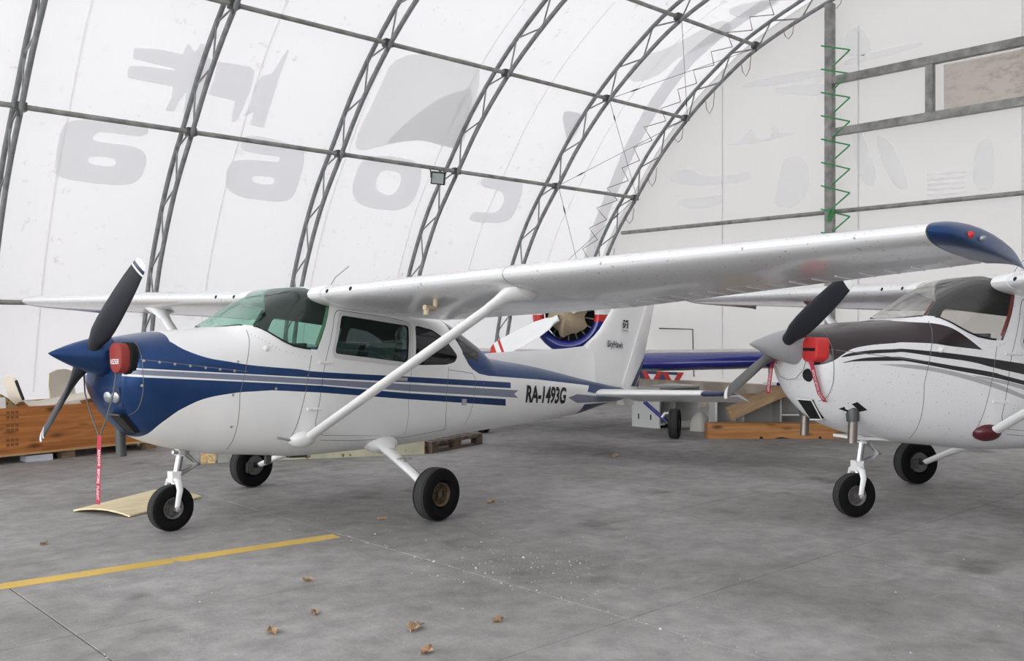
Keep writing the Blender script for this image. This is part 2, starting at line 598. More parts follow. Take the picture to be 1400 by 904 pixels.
def mem_patch(name, poly, holes, mat, off):
    """print, flap or painted shadow lying on the inside of the membrane"""
    pts, edges = [], []
    def ring(p):
        d = []
        for i in range(len(p)):
            a, b = np.array(p[i]), np.array(p[(i + 1) % len(p)])
            k = max(1, int(np.linalg.norm(b - a) / .12))
            d += [tuple(a + (b - a) * t / k) for t in range(k)]
        o = len(pts)
        pts.extend(d)
        edges.extend([(o + i, o + (i + 1) % len(d)) for i in range(len(d))])
        return d
    rings = [ring(poly)] + [ring(h) for h in holes]
    xs = [p[0] for p in poly]; ss = [p[1] for p in poly]
    for x in np.arange(min(xs) + .1, max(xs), .15):
        for s in np.arange(min(ss) + .1, max(ss), .15):
            if inside(rings[0], x, s): pts.append((x, s))
    r = delaunay_2d_cdt([Vector(p) for p in pts], edges, [], 0, 1e-6)
    fs = []
    for f in r[2]:
        cx = sum(r[0][i].x for i in f) / 3; cs = sum(r[0][i].y for i in f) / 3
        if inside(rings[0], cx, cs) and not any(inside(h, cx, cs) for h in rings[1:]):
            fs.append(f)
    mb = MB()
    mb.add([mem_point(v.x, v.y, off) for v in r[0]], fs)
    return mb.build(name, mat, wall, sharp=80)
def inside(poly, x, y):
    c = False
    n = len(poly)
    j = n - 1
    for i in range(n):
        xi, yi = poly[i]; xj, yj = poly[j]
        if (yi > y) != (yj > y) and x < (xj - xi) * (y - yi) / (yj - yi) + xi:
            c = not c
        j = i
    return c

def smooth_ring(p, it=1):
    for _ in range(it):
        q = []
        for i in range(len(p)):
            a, b = p[i], p[(i + 1) % len(p)]
            q += [(a[0] * .75 + b[0] * .25, a[1] * .75 + b[1] * .25), (a[0] * .25 + b[0] * .75, a[1] * .25 + b[1] * .75)]
        p = q
    return p
A1 = [(4.24, 4.73), (4.45, 4.79), (4.82, 4.85), (5.29, 4.88), (5.31, 4.64), (4.91, 4.63), (4.66, 4.63), (4.59, 4.56), (4.59, 4.48), (4.76, 4.47), (5.12, 4.48), (5.28, 4.44), (5.39, 4.33), (5.41, 4.15), (5.37, 3.96), (5.26, 3.86), (5.04, 3.82), (4.64, 3.82), (4.35, 3.84), (4.24, 3.88), (4.18, 3.99), (4.17, 4.19), (4.16, 4.44), (4.16, 4.6)]
A1H = [(4.6, 4.23), (4.88, 4.25), (4.97, 4.22), (4.98, 4.14), (4.93, 4.1), (4.66, 4.11), (4.59, 4.15)]
A2 = [(6.72, 4.9), (7.02, 4.94), (7.48, 4.89), (7.75, 4.81), (7.85, 4.71), (7.91, 4.49), (7.93, 4.15), (7.91, 3.93), (7.77, 3.83), (7.51, 3.82), (7.0, 3.83), (6.75, 3.94), (6.67, 4.09), (6.64, 4.27), (6.68, 4.42), (6.81, 4.49), (7.15, 4.52), (7.43, 4.52), (7.46, 4.59), (7.42, 4.63), (7.12, 4.62), (6.74, 4.64)]
A2H = [(7.11, 4.24), (7.45, 4.25), (7.49, 4.19), (7.47, 4.11), (7.17, 4.11), (7.09, 4.17)]
OO = [(8.95, 4.79), (9.21, 4.93), (9.7, 4.93), (10.06, 4.9), (10.24, 4.7), (10.33, 4.33), (10.3, 4.05), (10.1, 3.9), (9.65, 3.87), (9.24, 3.92), (9.03, 4.07), (8.94, 4.27), (8.91, 4.58)]
OH = [(9.39, 4.64), (9.71, 4.66), (9.86, 4.57), (9.89, 4.33), (9.81, 4.17), (9.59, 4.18), (9.4, 4.3), (9.36, 4.48)]
CCC = [(11.61, 4.8), (12.21, 4.86), (12.6, 4.84), (12.75, 4.68), (12.83, 4.32), (12.83, 3.99), (12.61, 3.86), (12.21, 3.83), (11.75, 3.83), (11.76, 4.04), (11.97, 4.05), (12.31, 4.06), (12.43, 4.16), (12.41, 4.39), (12.29, 4.53), (12.1, 4.57), (11.66, 4.59)]
W1 = [(4.83, 5.94), (5.12, 5.99), (5.48, 5.99), (5.5, 6.17), (5.64, 6.05), (5.67, 6.2), (5.72, 6.21), (5.77, 6.06), (5.93, 5.97), (5.95, 5.7), (5.9, 5.48), (5.88, 5.18), (5.72, 5.11), (5.69, 5.44), (5.63, 5.31), (5.59, 5.11), (5.46, 5.1), (5.5, 5.32), (5.48, 5.48), (4.85, 5.49), (4.82, 5.57), (4.83, 5.67), (5.05, 5.71), (5.43, 5.72), (5.43, 5.75), (4.84, 5.78)]
W2 = [(6.0, 5.99), (6.5, 6.01), (6.58, 5.94), (6.61, 5.66), (6.59, 5.4), (6.55, 5.11), (6.47, 5.09), (6.43, 5.43), (6.0, 5.46), (6.02, 5.74)]
W3 = [(6.7, 5.9), (6.85, 5.97), (6.9, 6.23), (6.94, 6.41), (6.97, 6.38), (6.98, 6.13), (6.98, 5.95), (7.0, 5.52), (7.01, 5.08), (6.77, 5.09), (6.77, 5.3), (6.63, 5.21), (6.7, 5.46), (6.66, 5.71)]
for pl, hs, kind in ((A1, [A1H], 1), (A2, [A2H], 1), (OO, [OH], 1), (CCC, [], 1), (W1, [], 0), (W2, [], 0), (W3, [], 0)):
    if kind: mem_patch('print_letter', smooth_ring(pl), [smooth_ring(h) for h in hs], LETTER, .012)
    else: mem_patch('print_fragment', pl, [], LETTER, .012)
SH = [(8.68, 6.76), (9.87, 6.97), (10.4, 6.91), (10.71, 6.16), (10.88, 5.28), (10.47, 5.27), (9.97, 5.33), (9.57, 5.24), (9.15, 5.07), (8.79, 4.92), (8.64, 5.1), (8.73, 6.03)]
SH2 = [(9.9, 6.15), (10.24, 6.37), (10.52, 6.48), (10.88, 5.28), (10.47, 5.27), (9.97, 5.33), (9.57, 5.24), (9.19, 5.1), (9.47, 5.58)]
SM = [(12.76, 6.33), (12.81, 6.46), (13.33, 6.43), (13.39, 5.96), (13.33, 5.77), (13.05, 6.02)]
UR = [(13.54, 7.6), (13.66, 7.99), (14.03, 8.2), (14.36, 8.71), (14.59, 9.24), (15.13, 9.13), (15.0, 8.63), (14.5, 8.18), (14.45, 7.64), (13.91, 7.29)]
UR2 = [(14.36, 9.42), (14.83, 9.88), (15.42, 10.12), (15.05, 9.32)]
mem_patch('shadow_patch', smooth_ring(SH, 2), [], SHADE1, .010)  # shadows of things on the roof, painted in as grey sheets
mem_patch('shadow_patch', smooth_ring(SH2, 2), [], SHADE1, .016)
mem_patch('shadow_patch', smooth_ring(SM), [], SHADE2, .010)
mem_patch('shadow_patch', smooth_ring(UR, 2), [], SHADE1, .010)
mem_patch('shadow_patch', smooth_ring(UR2, 2), [], SHADE1, .010)
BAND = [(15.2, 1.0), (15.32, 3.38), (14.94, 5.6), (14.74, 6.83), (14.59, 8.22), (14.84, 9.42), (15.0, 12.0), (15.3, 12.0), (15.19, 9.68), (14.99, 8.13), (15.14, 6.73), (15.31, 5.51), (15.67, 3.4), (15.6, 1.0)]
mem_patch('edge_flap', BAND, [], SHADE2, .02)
for sx in (4.2, 6.68, 8.6, 10.42, 12.1, 14.2, 1.9, -.6):
    m = MB()
    ss = np.arange(.6, 15.0, .3)
    vs = []
    for s in ss:
        for d in (-.014, .014):
            vs.append(mem_point(sx + d + .05 * math.sin(s * .6), s, .006))
    m.add(vs, [(2 * i, 2 * i + 1, 2 * i + 3, 2 * i + 2) for i in range(len(ss) - 1)])
    m.build('weld_seam', SEAMM, wall, sharp=80)

def build_rib(x, k):
    inner, outer = arch(0.0), arch(0.315)
    L = arclen(inner)[-1]
    root = MB()
    root.tube([(x, *p) for p in inner[::2]], .037, 8)
    o = root.build('roof_truss', GALV, sharp=60)
    struct(o)
    b = MB()
    b.tube([(x, *p) for p in outer[::2]], .037, 8)
    b.build('outer_chord', GALV, o, sharp=60)
    si, so = arclen(inner), arclen(outer)
    n = 60
    node = []
    for i in range(n + 1):
        fr = i / n
        c, s_ = (inner, si) if i % 2 == 0 else (outer, so)
        node.append((x, float(np.interp(fr * s_[-1], s_, c[:, 0])), float(np.interp(fr * s_[-1], s_, c[:, 1]))))
    rest = MB()
    for i in range(n):
        if i < 34 and x > 2:
            b = MB()
            b.tube([node[i], node[i + 1]], .0145, 6)
            b.build('lacing_bar', GALV, o, sharp=60)
        else:
            rest.tube([node[i], node[i + 1]], .0145, 5)
    if rest.v:
        r = rest.build('lacing', GALV, o, sharp=60)
        r['kind'] = 'stuff'
    # base plate
    for y in (inner[0][0] + .13, inner[-1][0] - .13):
        MB().box((x, y, .01), (.3, .5, .02)).build('base_plate', GALV, o, smooth=False)
    return o
for k, x in enumerate(RIBX):
    build_rib(x, k)

PUR = [(14.40, 1.95), (13.06, 4.41), (11.72, 5.90), (10.07, 7.02), (7.3, 7.86), (4.3, 8.14)]
PUR += [(2 * YC - y, z) for y, z in PUR[:-1]]
for y, z in PUR:
    m = MB()
    xs = sorted(set([X0 + .3, 15.64] + [x for x in RIBX]))
    m.tube([(x, y, z) for x in xs], .036, 8)
    o = struct(m.build('purlin', GALV2, sharp=60))
    if y > 9:
        for x in RIBX:
            if x > 2:
                c = MB()
                c.box((x, y, z), (.14, .11, .11))
                c.tube([(x - .03, y - .03, z - .05), (x - .03, y - .03, z - .13)], .02, 6)
                c.build('clamp', DARKSTEEL, o, smooth=False)

def cable(a, b, r=.005):
    m = MB()
    m.tube([a, b], r, 5)
    d = (Vector(b) - Vector(a))
    p = Vector(a) + d * .14
    q = Vector(a) + d * .2
    o = m.build('brace_cable', DARKSTEEL)
    struct(o)
    t = MB()
    t.tube([p, p + (q - p) * .5, q], [.008, .016, .008], 6)
    t.build('turnbuckle', DARKSTEEL, o)
P0, P1_, P2_, P3_ = (14.36, 1.95), (13.0, 4.41), (11.67, 5.88), (10.0, 6.97)
XA, XB = 13.24, 15.64
cable((XA, *P2_), (XB, *P1_))
cable((XA, *P1_), (XB, *P2_))
cable((XA, *P2_), (XB, *P3_))
cable((XB, *P2_), (XA, *P3_))
cable((XA, *P1_), (XB, *P0))
cable((XB, *P1_), (XA, *P0))

# ------------------------------------------------------------------ gable wall
def build_gable():
    XG = 15.93
    C = arch(0.362)
    pts = [(y, z) for y, z in C if z >= 0]
    n = len(pts)
    m = MB()
    vs = [(XG, y, z) for y, z in pts] + [(XG, y, 0) for y, z in pts]
    m.add(vs, [(i, i + 1, n + i + 1, n + i) for i in range(n - 1)])
    o = struct(m.build('wall_back', GABLE, smooth=False))
    o['label'] = 'off white tarpaulin gable wall closing the far end of the hangar'
    def ghost(pl, mat=GHOST, name='faint_print', dx=.01):
        b = MB()
        b.add([(XG - dx, y, z) for y, z in pl], [tuple(range(len(pl)))])
        b.build(name, mat, o, smooth=False)
    G = [[(10.72, 6.45), (8.6, 6.39), (8.6, 6.21), (10.32, 6.28)], [(10.19, 6.22), (8.6, 6.12), (8.6, 5.78)],
         [(10.96, 5.27), (10.59, 5.3), (10.42, 5.47), (10.29, 5.48), (10.22, 5.27), (9.87, 5.28), (9.9, 5.45), (9.77, 5.48), (9.74, 5.3), (9.43, 5.32), (9.37, 5.25), (10.32, 5.2)],
         [(12.47, 4.77), (11.86, 4.97), (11.49, 4.69), (10.72, 4.65), (10.32, 4.69), (10.39, 4.47), (11.28, 4.51), (11.86, 4.55)],
         [(12.23, 4.34), (11.42, 4.26), (11.0, 4.33), (11.07, 4.05), (11.93, 4.07)],
         [(9.74, 4.31), (9.68, 4.75), (9.43, 4.88), (9.19, 4.76), (9.07, 4.45), (9.19, 4.03), (9.49, 3.84), (9.87, 3.99)],
         [(8.29, 5.08), (8.08, 5.14), (7.93, 4.68), (7.78, 4.27), (7.88, 4.04), (8.13, 4.32)],
         [(7.83, 5.05), (7.53, 4.82), (7.38, 4.46), (7.19, 3.97), (7.43, 3.99), (7.68, 4.45)],
         [(6.15, 4.43), (6.02, 4.68), (5.85, 4.61), (5.81, 3.81), (6.17, 3.85)],
         [(8.39, 6.98), (8.08, 6.95), (7.9, 6.67), (7.93, 6.43), (8.39, 6.49)],
         [(8.39, 6.46), (7.0, 6.47), (7.0, 6.37), (8.39, 6.31)]]
    for g in G: ghost(smooth_ring(g, 1))
    for k in range(5):
        ghost([(6.91, 4.21 - k * .085), (6.29, 4.18 - k * .085), (6.29, 4.14 - k * .085), (6.91, 4.165 - k * .085)])
    ghost([(6.63, 5.98), (4.2, 5.98), (4.2, 5.2), (6.63, 5.2)], DIRTY, 'soiled_panel', .02)
    # vertical cloth seams and the drawn door outline
    for y in (8.12, 11.0, 5.4):
        ghost([(y, .6), (y + .03, .6), (y + .03, 7.0), (y, 7.0)], SHADE2, 'cloth_seam', .008)
    b = MB()
    b.tube([(XG - .03, 12.6, 1.60), (XG - .03, 11.73, 1.58), (XG - .03, 11.70, .6)], .014, 6)
    b.build('rope', P('old_rope', (0.16, 0.13, 0.10), .9), o)
    # steelwork, all of square tube
    def bar(name, a, b_, w):
        a, b_ = Vector(a), Vector(b_)
        m = MB()
        d = (b_ - a)
        rot = d.to_track_quat('Z', 'X').to_matrix()
        m.box((a + b_) / 2, (w, w, d.length), rot)
        return struct(m.build(name, GALV2, smooth=False))
    post = bar('gable_post', (15.64, 8.53, 0), (15.64, 8.53, 7.42), .14)
    bar('gable_post', (15.64, .07, 0), (15.64, .07, 7.42), .14)
    bar('gable_beam', (15.64, 8.46, 6.03), (15.64, .14, 6.0), .13)
    bar('gable_beam', (15.64, 8.46, 5.10), (15.64, .14, 5.08), .13)
    bar('gable_beam', (15.64, 6.74, 5.165), (15.64, 6.74, 5.95), .12)
    for a, b_ in ((13.42, 8.6), (8.46, .14), (0, -4.8)):
        m = MB()
        m.tube([(15.64, a, 3.68), (15.64, b_, 3.68)], .04, 8)
        struct(m.build('gable_tube', GALV2, sharp=60))
    # green lashing round the post
    strap = P('green_strap', (0.03, 0.27, 0.07), .6)
    zs = np.arange(3.2, 6.95, .42)
    for k, z in enumerate(zs):
        for a, b_ in (((15.56, 8.66, z + .12), (15.6, 8.13, z - .06)), ((15.6, 8.13, z - .06), (15.56, 8.44, z - .30))):
            m = MB()
            m.tube([a, b_], .014, 5)
            m.build('green_strap', strap, post)
    k = MB()
    k.tube([(15.53, 8.45 + .06 * math.sin(t), 3.62 + .1 * math.cos(t * 1.3)) for t in np.linspace(0, 9, 24)], .016, 5)
    k.build('strap_knot', strap, post)
    # rope lacing between the last truss and the gable cloth
    rope = P('tan_rope', (0.27, 0.21, 0.15), .9)
    inn, out = arch(0.0), arch(0.31)
    si = arclen(inn); so = arclen(out)
    def at(c, s_, s, x):
        return Vector((x, float(np.interp(s, s_, c[:, 0])), float(np.interp(s, s_, c[:, 1]))))
    s = 2.2
    i = 0
    while s < 11:
        a = at(out, so, s, 15.5); b_ = at(out, so, s + .25, 14.95 + .2 * RND.random()); c = at(out, so, s + .5, 15.5)
        m = MB()
        m.tube([a, b_, c], .009, 5)
        m.build('lacing_rope', rope, o)
        if i % 2 == 0:
            h = at(inn, si, s + .2, 15.58)
            m = MB()
            ln = .12 + .3 * RND.random()
            m.tube([h, h + Vector((-.03, -.06, -ln * .7)), h + Vector((-.02, -.13, -ln)), h + Vector((0, -.2, -ln * .6)), h + Vector((.02, -.22, .1))], .008, 5)
            m.build('hanging_cord', rope, o)
        s += .5; i += 1
    # low concrete footing under the cloth
    m = MB()
    m.box((15.80, 4.3, .26), (.22, 20.3, .52))
    f = struct(m.build('baseboard_back', P('footing_concrete', (0.34, 0.29, 0.24), .9, vary=.35, vscale=2.5), smooth=False))
build_gable()
# floodlight hung from the lower purlin
fr = empty('floodlight', (10.2, 12.96, 4.22))
tag(fr, 'square black floodlight hanging from the lower roof purlin above the blue airplane', 'lamp')
def flood():
    rot = Matrix.Rotation(math.radians(-50), 3, 'Z') @ Matrix.Rotation(math.radians(14), 3, 'X') @ Matrix.Rotation(math.radians(7), 3, 'Y')
    h = MB(); h.box((0, .02, .0), (.25, .07, .22)); h.box((0, .07, 0), (.2, .06, .17))
    h.xf(rot.to_4x4()); h.build('housing', BLACKP, fr, smooth=False)
    g = MB(); g.box((0, -.019, 0), (.205, .012, .175)); g.xf(rot.to_4x4())
    g.build('lens', P('floodlight_glass', (0.34, 0.38, 0.37), .15), fr, smooth=False)
    b = MB()
    b.tube([(-.12, .05, 0), (-.12, .05, .10), (-.1, .10, .16)], .012, 6)
    b.build('bracket', DARKSTEEL, fr)
    b = MB()
    b.tube([(.12, 0, 0), (.12, .02, .10), (.1, .10, .16)], .012, 6)
    b.build('bracket', DARKSTEEL, fr)
flood()
# ------------------------------------------------------------------ high wing airplanes
def pchip(tab):
    X = [float(a) for a, b in tab]; Y = [float(b) for a, b in tab]
    h = [X[i + 1] - X[i] for i in range(len(X) - 1)]
    d = [(Y[i + 1] - Y[i]) / h[i] for i in range(len(h))]
    m = [d[0]] + [0.0] * (len(X) - 2) + [d[-1]]
    for i in range(1, len(X) - 1):
        if d[i - 1] * d[i] > 0:
            w1 = 2 * h[i] + h[i - 1]; w2 = h[i] + 2 * h[i - 1]
            m[i] = (w1 + w2) / (w1 / d[i - 1] + w2 / d[i])
    def f(x):
        if x <= X[0]: return Y[0]
        if x >= X[-1]: return Y[-1]
        i = bisect.bisect_right(X, x) - 1
        hh = h[i]; t = (x - X[i]) / hh
        return Y[i] * (1 + 2 * t) * (1 - t) ** 2 + hh * m[i] * t * (1 - t) ** 2 + Y[i + 1] * t * t * (3 - 2 * t) + hh * m[i + 1] * t * t * (t - 1)
    return f
ZB = pchip([(-.745, .96), (-.735, .91), (-.70, .835), (-.62, .73), (-.5, .635), (-.35, .575), (-.13, .525), (.13, .485), (.5, .465), (.83, .445), (1.47, .468), (2.19, .508), (3.0, .59), (4.2, .692), (5.04, .78), (5.8, .925), (6.3, .995)])
ZT = pchip([(-.745, 1.31), (-.735, 1.335), (-.70, 1.36), (-.6, 1.385), (-.377, 1.431), (.08, 1.497), (.2, 1.57), (.4, 1.70), (.6, 1.815), (.75, 1.875), (1.0, 1.905), (1.5, 1.905), (2.0, 1.86), (2.35, 1.79), (2.6, 1.72), (3.0, 1.55), (3.25, 1.405), (3.4, 1.385), (4.1, 1.335), (5.1, 1.22), (5.8, 1.145), (6.3, 1.10)])
HW = pchip([(-.745, .27), (-.735, .32), (-.715, .365), (-.68, .40), (-.6, .43), (-.4, .455), (0, .49), (.5, .52), (1, .535), (1.8, .53), (2.3, .51), (2.8, .46), (3.3, .405), (4, .32), (5, .205), (5.8, .115), (6.3, .05)])
ZC = pchip([(-.745, 1.13), (-.4, 1.08), (0, 1.03), (.6, 1.0), (1.5, 1.0), (2.5, 1.05), (3.3, 1.08), (5, 1.06), (6.3, 1.06)])
NT = pchip([(-.745, 2.4), (-.4, 2.8), (.05, 3.2), (.3, 3.5), (.6, 4.0), (1.2, 3.7), (2.2, 3.2), (2.9, 2.6), (3.3, 2.5), (6.3, 2.2)])
NB = pchip([(-.745, 2.2), (0, 2.6), (1, 3.2), (2.3, 2.8), (4, 2.3), (6.3, 2)])
SS = 2.2
XN, XT = -.745, 6.3
def sec(x, s):
    """fuselage surface: station x, girth s in 0..2.2 (keel to spine, port side); returns half width, z"""
    ph = (min(max(s / SS, 0), 1) - .5) * math.pi
    c, q = math.cos(ph), math.sin(ph)
    zc = ZC(x)
    n = NT(x) if q >= 0 else NB(x)
    H = (ZT(x) - zc) if q >= 0 else (zc - ZB(x))
    c = max(c, 0)
    r = (c ** n + abs(q) ** n) ** (-1 / n)
    return HW(x) * r * c, zc + H * r * q
def s_of(x, z):
    zc = ZC(x)
    if z >= zc: q, n, sg = (z - zc) / (ZT(x) - zc), NT(x), 1
    else: q, n, sg = (zc - z) / (zc - ZB(x)), NB(x), -1
    q = min(1, max(0, q))
    y = (1 - q ** n) ** (1 / n)
    return (math.atan2(sg * q, y) / math.pi + .5) * SS
def s_of_y(x, y):
    q = min(1, abs(y) / HW(x)); n = NT(x)
    return (math.atan2((1 - q ** n) ** (1 / n), q) / math.pi + .5) * SS
def hw_at(x, z):
    return sec(x, s_of(x, z))[0]
def normal(x, s):
    e = 2e-3
    def p(a, b):
        y, z = sec(min(max(a, XN), XT), min(max(b, 0), SS))
        return Vector((min(max(a, XN), XT), -y, z))
    dx = p(x + e, s) - p(x - e, s); ds = p(x, s + e * 3) - p(x, s - e * 3)
    n = dx.cross(ds)
    if n.length < 1e-12: return Vector((-1, 0, 0))
    n.normalize()
    y, z = sec(x, s)
    if s <= 1e-6 or s >= SS - 1e-6: n.y = 0; n.normalize()
    if n.dot(Vector((0, -y, z - ZC(x)))) < 0: n = -n
    return n
T_ = 'T'   # marks a point on the spine,  B_ on the keel
def S(pts):
    """(x,z) or (x,'T'/'B') or (x,'y',y) -> (x,s)"""
    o = []
    q = []
    for i, p in enumerate(pts):
        q.append(p)
        n = pts[(i + 1) % len(pts)]
        if len(p) == 2 and len(n) == 2 and not isinstance(p[1], str) and not isinstance(n[1], str) and i + 1 < len(pts):
            k = int(abs(n[0] - p[0]) / .08)
            q += [(p[0] + (n[0] - p[0]) * t / (k + 1), p[1] + (n[1] - p[1]) * t / (k + 1)) for t in range(1, k + 1)]
    for p in q:
        if p[1] == 'T': o.append((p[0], SS))
        elif p[1] == 'B': o.append((p[0], 0.0))
        elif p[1] == 'y': o.append((p[0], s_of_y(p[0], p[2])))
        else: o.append((p[0], s_of(p[0], p[1])))
    return o
def dens(p, step=.05):
    o = []
    for i in range(len(p)):
        a, b = p[i], p[(i + 1) % len(p)]
        k = max(1, int(math.hypot(b[0] - a[0], b[1] - a[1]) / step))
        o += [(a[0] + (b[0] - a[0]) * t / k, a[1] + (b[1] - a[1]) * t / k) for t in range(k)]
    return o
def rnd(p, r=.05, k=4):
    """round the corners of polygon p"""
    o = []
    n = len(p)
    for i in range(n):
        a, b, c = Vector(p[i - 1]), Vector(p[i]), Vector(p[(i + 1) % n])
        u, v = a - b, c - b
        rr = min(r, u.length * .45, v.length * .45)
        q0, q1 = b + u.normalized() * rr, b + v.normalized() * rr
        for j in range(k + 1):
            t = j / k
            w = q0 * (1 - t) ** 2 + b * 2 * t * (1 - t) + q1 * t * t
            o.append((w.x, w.y))
    return o
def grow(p, d):
    """offset polygon outward by d (simple)"""
    n = len(p)
    area = sum(p[i][0] * p[(i + 1) % n][1] - p[(i + 1) % n][0] * p[i][1] for i in range(n))
    sg = 1 if area > 0 else -1
    o = []
    for i in range(n):
        a, b, c = Vector(p[i - 1]), Vector(p[i]), Vector(p[(i + 1) % n])
        u = (b - a).normalized(); v = (c - b).normalized()
        nn = Vector((u.y, -u.x)) + Vector((v.y, -v.x))
        nn = nn.normalized() * (1 / max(.4, math.sqrt(max(.01, (1 + u.dot(v)) / 2))))
        o.append((b.x + nn.x * d * sg, b.y + nn.y * d * sg))
    return o
def pip(poly, X, Y):
    X = np.asarray(X); Y = np.asarray(Y)
    c = np.zeros(len(X), bool)
    n = len(poly); j = n - 1
    for i in range(n):
        xi, yi = poly[i]; xj, yj = poly[j]
        if yi != yj:
            t = ((yi > Y) != (yj > Y)) & (X < (xj - xi) * (Y - yi) / (yj - yi) + xi)
            c ^= t
        j = i
    return c
def cdt_patch(outer, holes, regions, gx=.06, gs=.07):
    """triangles of a region on the (x,s) sheet; returns points, faces, region number per face"""
    pts, edges = [], []
    def ring(p, close=True):
        d = dens(p)
        o = len(pts)
        pts.extend(d)
        edges.extend([(o + i, o + (i + 1) % len(d)) for i in range(len(d))])
    ring(outer)
    for h in holes: ring(h)
    xs = [p[0] for p in outer]; ss = [p[1] for p in outer]
    clip = []
    for poly, mi in regions:
        d = dens(poly)
        o = len(pts)
        pts.extend([(min(max(a, XN), XT), min(max(b, 0), SS)) for a, b in d])
        edges.extend([(o + i, o + (i + 1) % len(d)) for i in range(len(d))])
    GX, GS = np.meshgrid(np.arange(min(xs) + gx / 2, max(xs), gx), np.arange(min(ss) + gs / 2, max(ss), gs))
    GX, GS = GX.ravel(), GS.ravel()
    ok = pip(outer, GX, GS)
    for h in holes: ok &= ~pip(h, GX, GS)
    pts.extend(zip(GX[ok].tolist(), GS[ok].tolist()))
    r = delaunay_2d_cdt([Vector(p) for p in pts], edges, [], 0, 1e-5)
    V = [(v.x, v.y) for v in r[0]]
    F = [tuple(f) for f in r[2]]
    cx = np.array([sum(V[i][0] for i in f) / 3 for f in F]); cs = np.array([sum(V[i][1] for i in f) / 3 for f in F])
    keep = pip(outer, cx, cs)
    for h in holes: keep &= ~pip(h, cx, cs)
    mi = np.zeros(len(F), int)
    for poly, k in regions:
        mi[pip(poly, cx, cs)] = k
    return V, [F[i] for i in range(len(F)) if keep[i]], mi[keep].tolist()

XM = 58.2 * .0254
class Plane:
    def __init__(s, name, loc, rz, pp, prl, lift, scale):
        s.root = empty(name, (*loc, 0), rz)
        s.root.scale = (scale,) * 3
        c, q = math.cos(pp), math.sin(pp)
        s.M = Matrix(((c, 0, q, -c * XM), (0, 1, 0, 0), (-q, prl, c, q * XM + lift), (0, 0, 0, 1)))
        s.N = s.M.to_3x3().inverted().transposed()
        s.obs = []
    def part(s, name, mb, mats, parent=None, smooth=True, sharp=38, air=True):
        if air: mb.xf(s.M)
        else: mb.v = [(x - XM, y, z) for x, y, z in mb.v]
        return mb.build(name, mats, parent or s.root, smooth, sharp)
    def sheet(s, name, patch, mats, sides=(-1, 1), off=0.0, parent=None, flip=False):
        V, F, mi = patch
        used = sorted(set(i for f in F for i in f))
        idx = {k: i for i, k in enumerate(used)}
        vs, ns, fs, ms = [], [], [], []
        for sd in sides:
            o = len(vs)
            for k in used:
                x, q = V[k]
                y, z = sec(x, q)
                n = normal(x, q)
                p = Vector((x, -y, z)) + n * off
                if sd > 0: p.y = -p.y; n.y = -n.y
                vs.append(s.M @ p)
                n = (s.N @ n).normalized()
                ns.append(-n if flip else n)
            for f, m in zip(F, mi):
                a, b, c = (o + idx[i] for i in f)
                g = (vs[b] - vs[a]).cross(vs[c] - vs[a])
                if g.dot(ns[a] + ns[b] + ns[c]) < 0: a, b = b, a
                fs.append((a, b, c)); ms.append(m)
        me = bpy.data.meshes.new(name)
        me.from_pydata([tuple(v) for v in vs], [], fs)
        for m in (mats if isinstance(mats, (list, tuple)) else [mats]): me.materials.append(m)
        me.polygons.foreach_set('material_index', ms)
        me.update()
        me.shade_smooth()
        me.normals_split_custom_set_from_vertices([tuple(n) for n in ns])
        return link(bpy.data.objects.new(name, me), parent or s.root)
    def strip(s, pts, w, off=.0012, mb=None, side=-1):
        """a thin band following (x,s) points on the skin"""
        mb = mb or MB()
        P_ = []
        for x, q in pts:
            y, z = sec(x, q); n = normal(x, q)
            p = Vector((x, -y, z)) + n * off
            if side > 0: p.y = -p.y; n.y = -n.y
            P_.append((p, n))
        vs = []
        for i, (p, n) in enumerate(P_):
            d = (P_[min(i + 1, len(P_) - 1)][0] - P_[max(i - 1, 0)][0]).normalized()
            t = d.cross(n).normalized() * (w / 2)
            vs += [p - t, p + t]
        return mb.add(vs, [(2 * i, 2 * i + 1, 2 * i + 3, 2 * i + 2) for i in range(len(P_) - 1)])
    def on(s, x, z, off=0.0, side=-1):
        q = s_of(x, z)
        y, zz = sec(x, q); n = normal(x, q)
        p = Vector((x, -y, zz)) + n * off
        if side > 0: p.y = -p.y; n.y = -n.y
        return p, n

def naca(u, up):
    m, p, t = .02, .4, .12
    yt = 5 * t * (.2969 * math.sqrt(u) - .126 * u - .3516 * u * u + .2843 * u ** 3 - .1036 * u ** 4)
    yc = m / p / p * (2 * p * u - u * u) if u < p else m / (1 - p) ** 2 * ((1 - 2 * p) + 2 * p * u - u * u)
    return yc + yt if up else yc - yt
def wing_loft(stations, u0, u1, n=14, cap=True):
    """stations: (y, x_le, z_le, chord, dz_te, thick)"""
    us = [u0 + (u1 - u0) * (1 - math.cos(math.pi * i / n)) / 2 for i in range(n + 1)]
    if u0 == 0: us = [u1 * (i / n) ** 1.8 for i in range(n + 1)]
    ring = [(u, True) for u in us[::-1]] + [(u, False) for u in us[(1 if u0 == 0 else 0):]]
    mb = MB()
    k = len(ring)
    vs = []
    for y, xl, zl, c, dz, th in stations:
        for u, up in ring:
            yt = naca(u, up)
            vs.append((xl + u * c, y, zl + dz * u + c * yt * th))
    fs = []
    for i in range(len(stations) - 1):
        for j in range(k):
            a, b = i * k + j, i * k + (j + 1) % k
            fs.append((a, b, b + k, a + k))
    if cap:
        fs.append(tuple(range(k)))
        fs.append(tuple(range((len(stations) - 1) * k, len(stations) * k))[::-1])
    return mb.add(vs, fs)
ZW = 1.7915
DIH = math.tan(math.radians(1.73))
def wst(y, side):
    a = abs(y)
    t = max(0, (a - 2.54) / (5.28 - 2.54))
    c = 1.63 - .51 * t
    return (side * a, .735 + .06 * t, ZW + a * DIH - .004 * t, c, -.095 + .07 * t, 1.0)

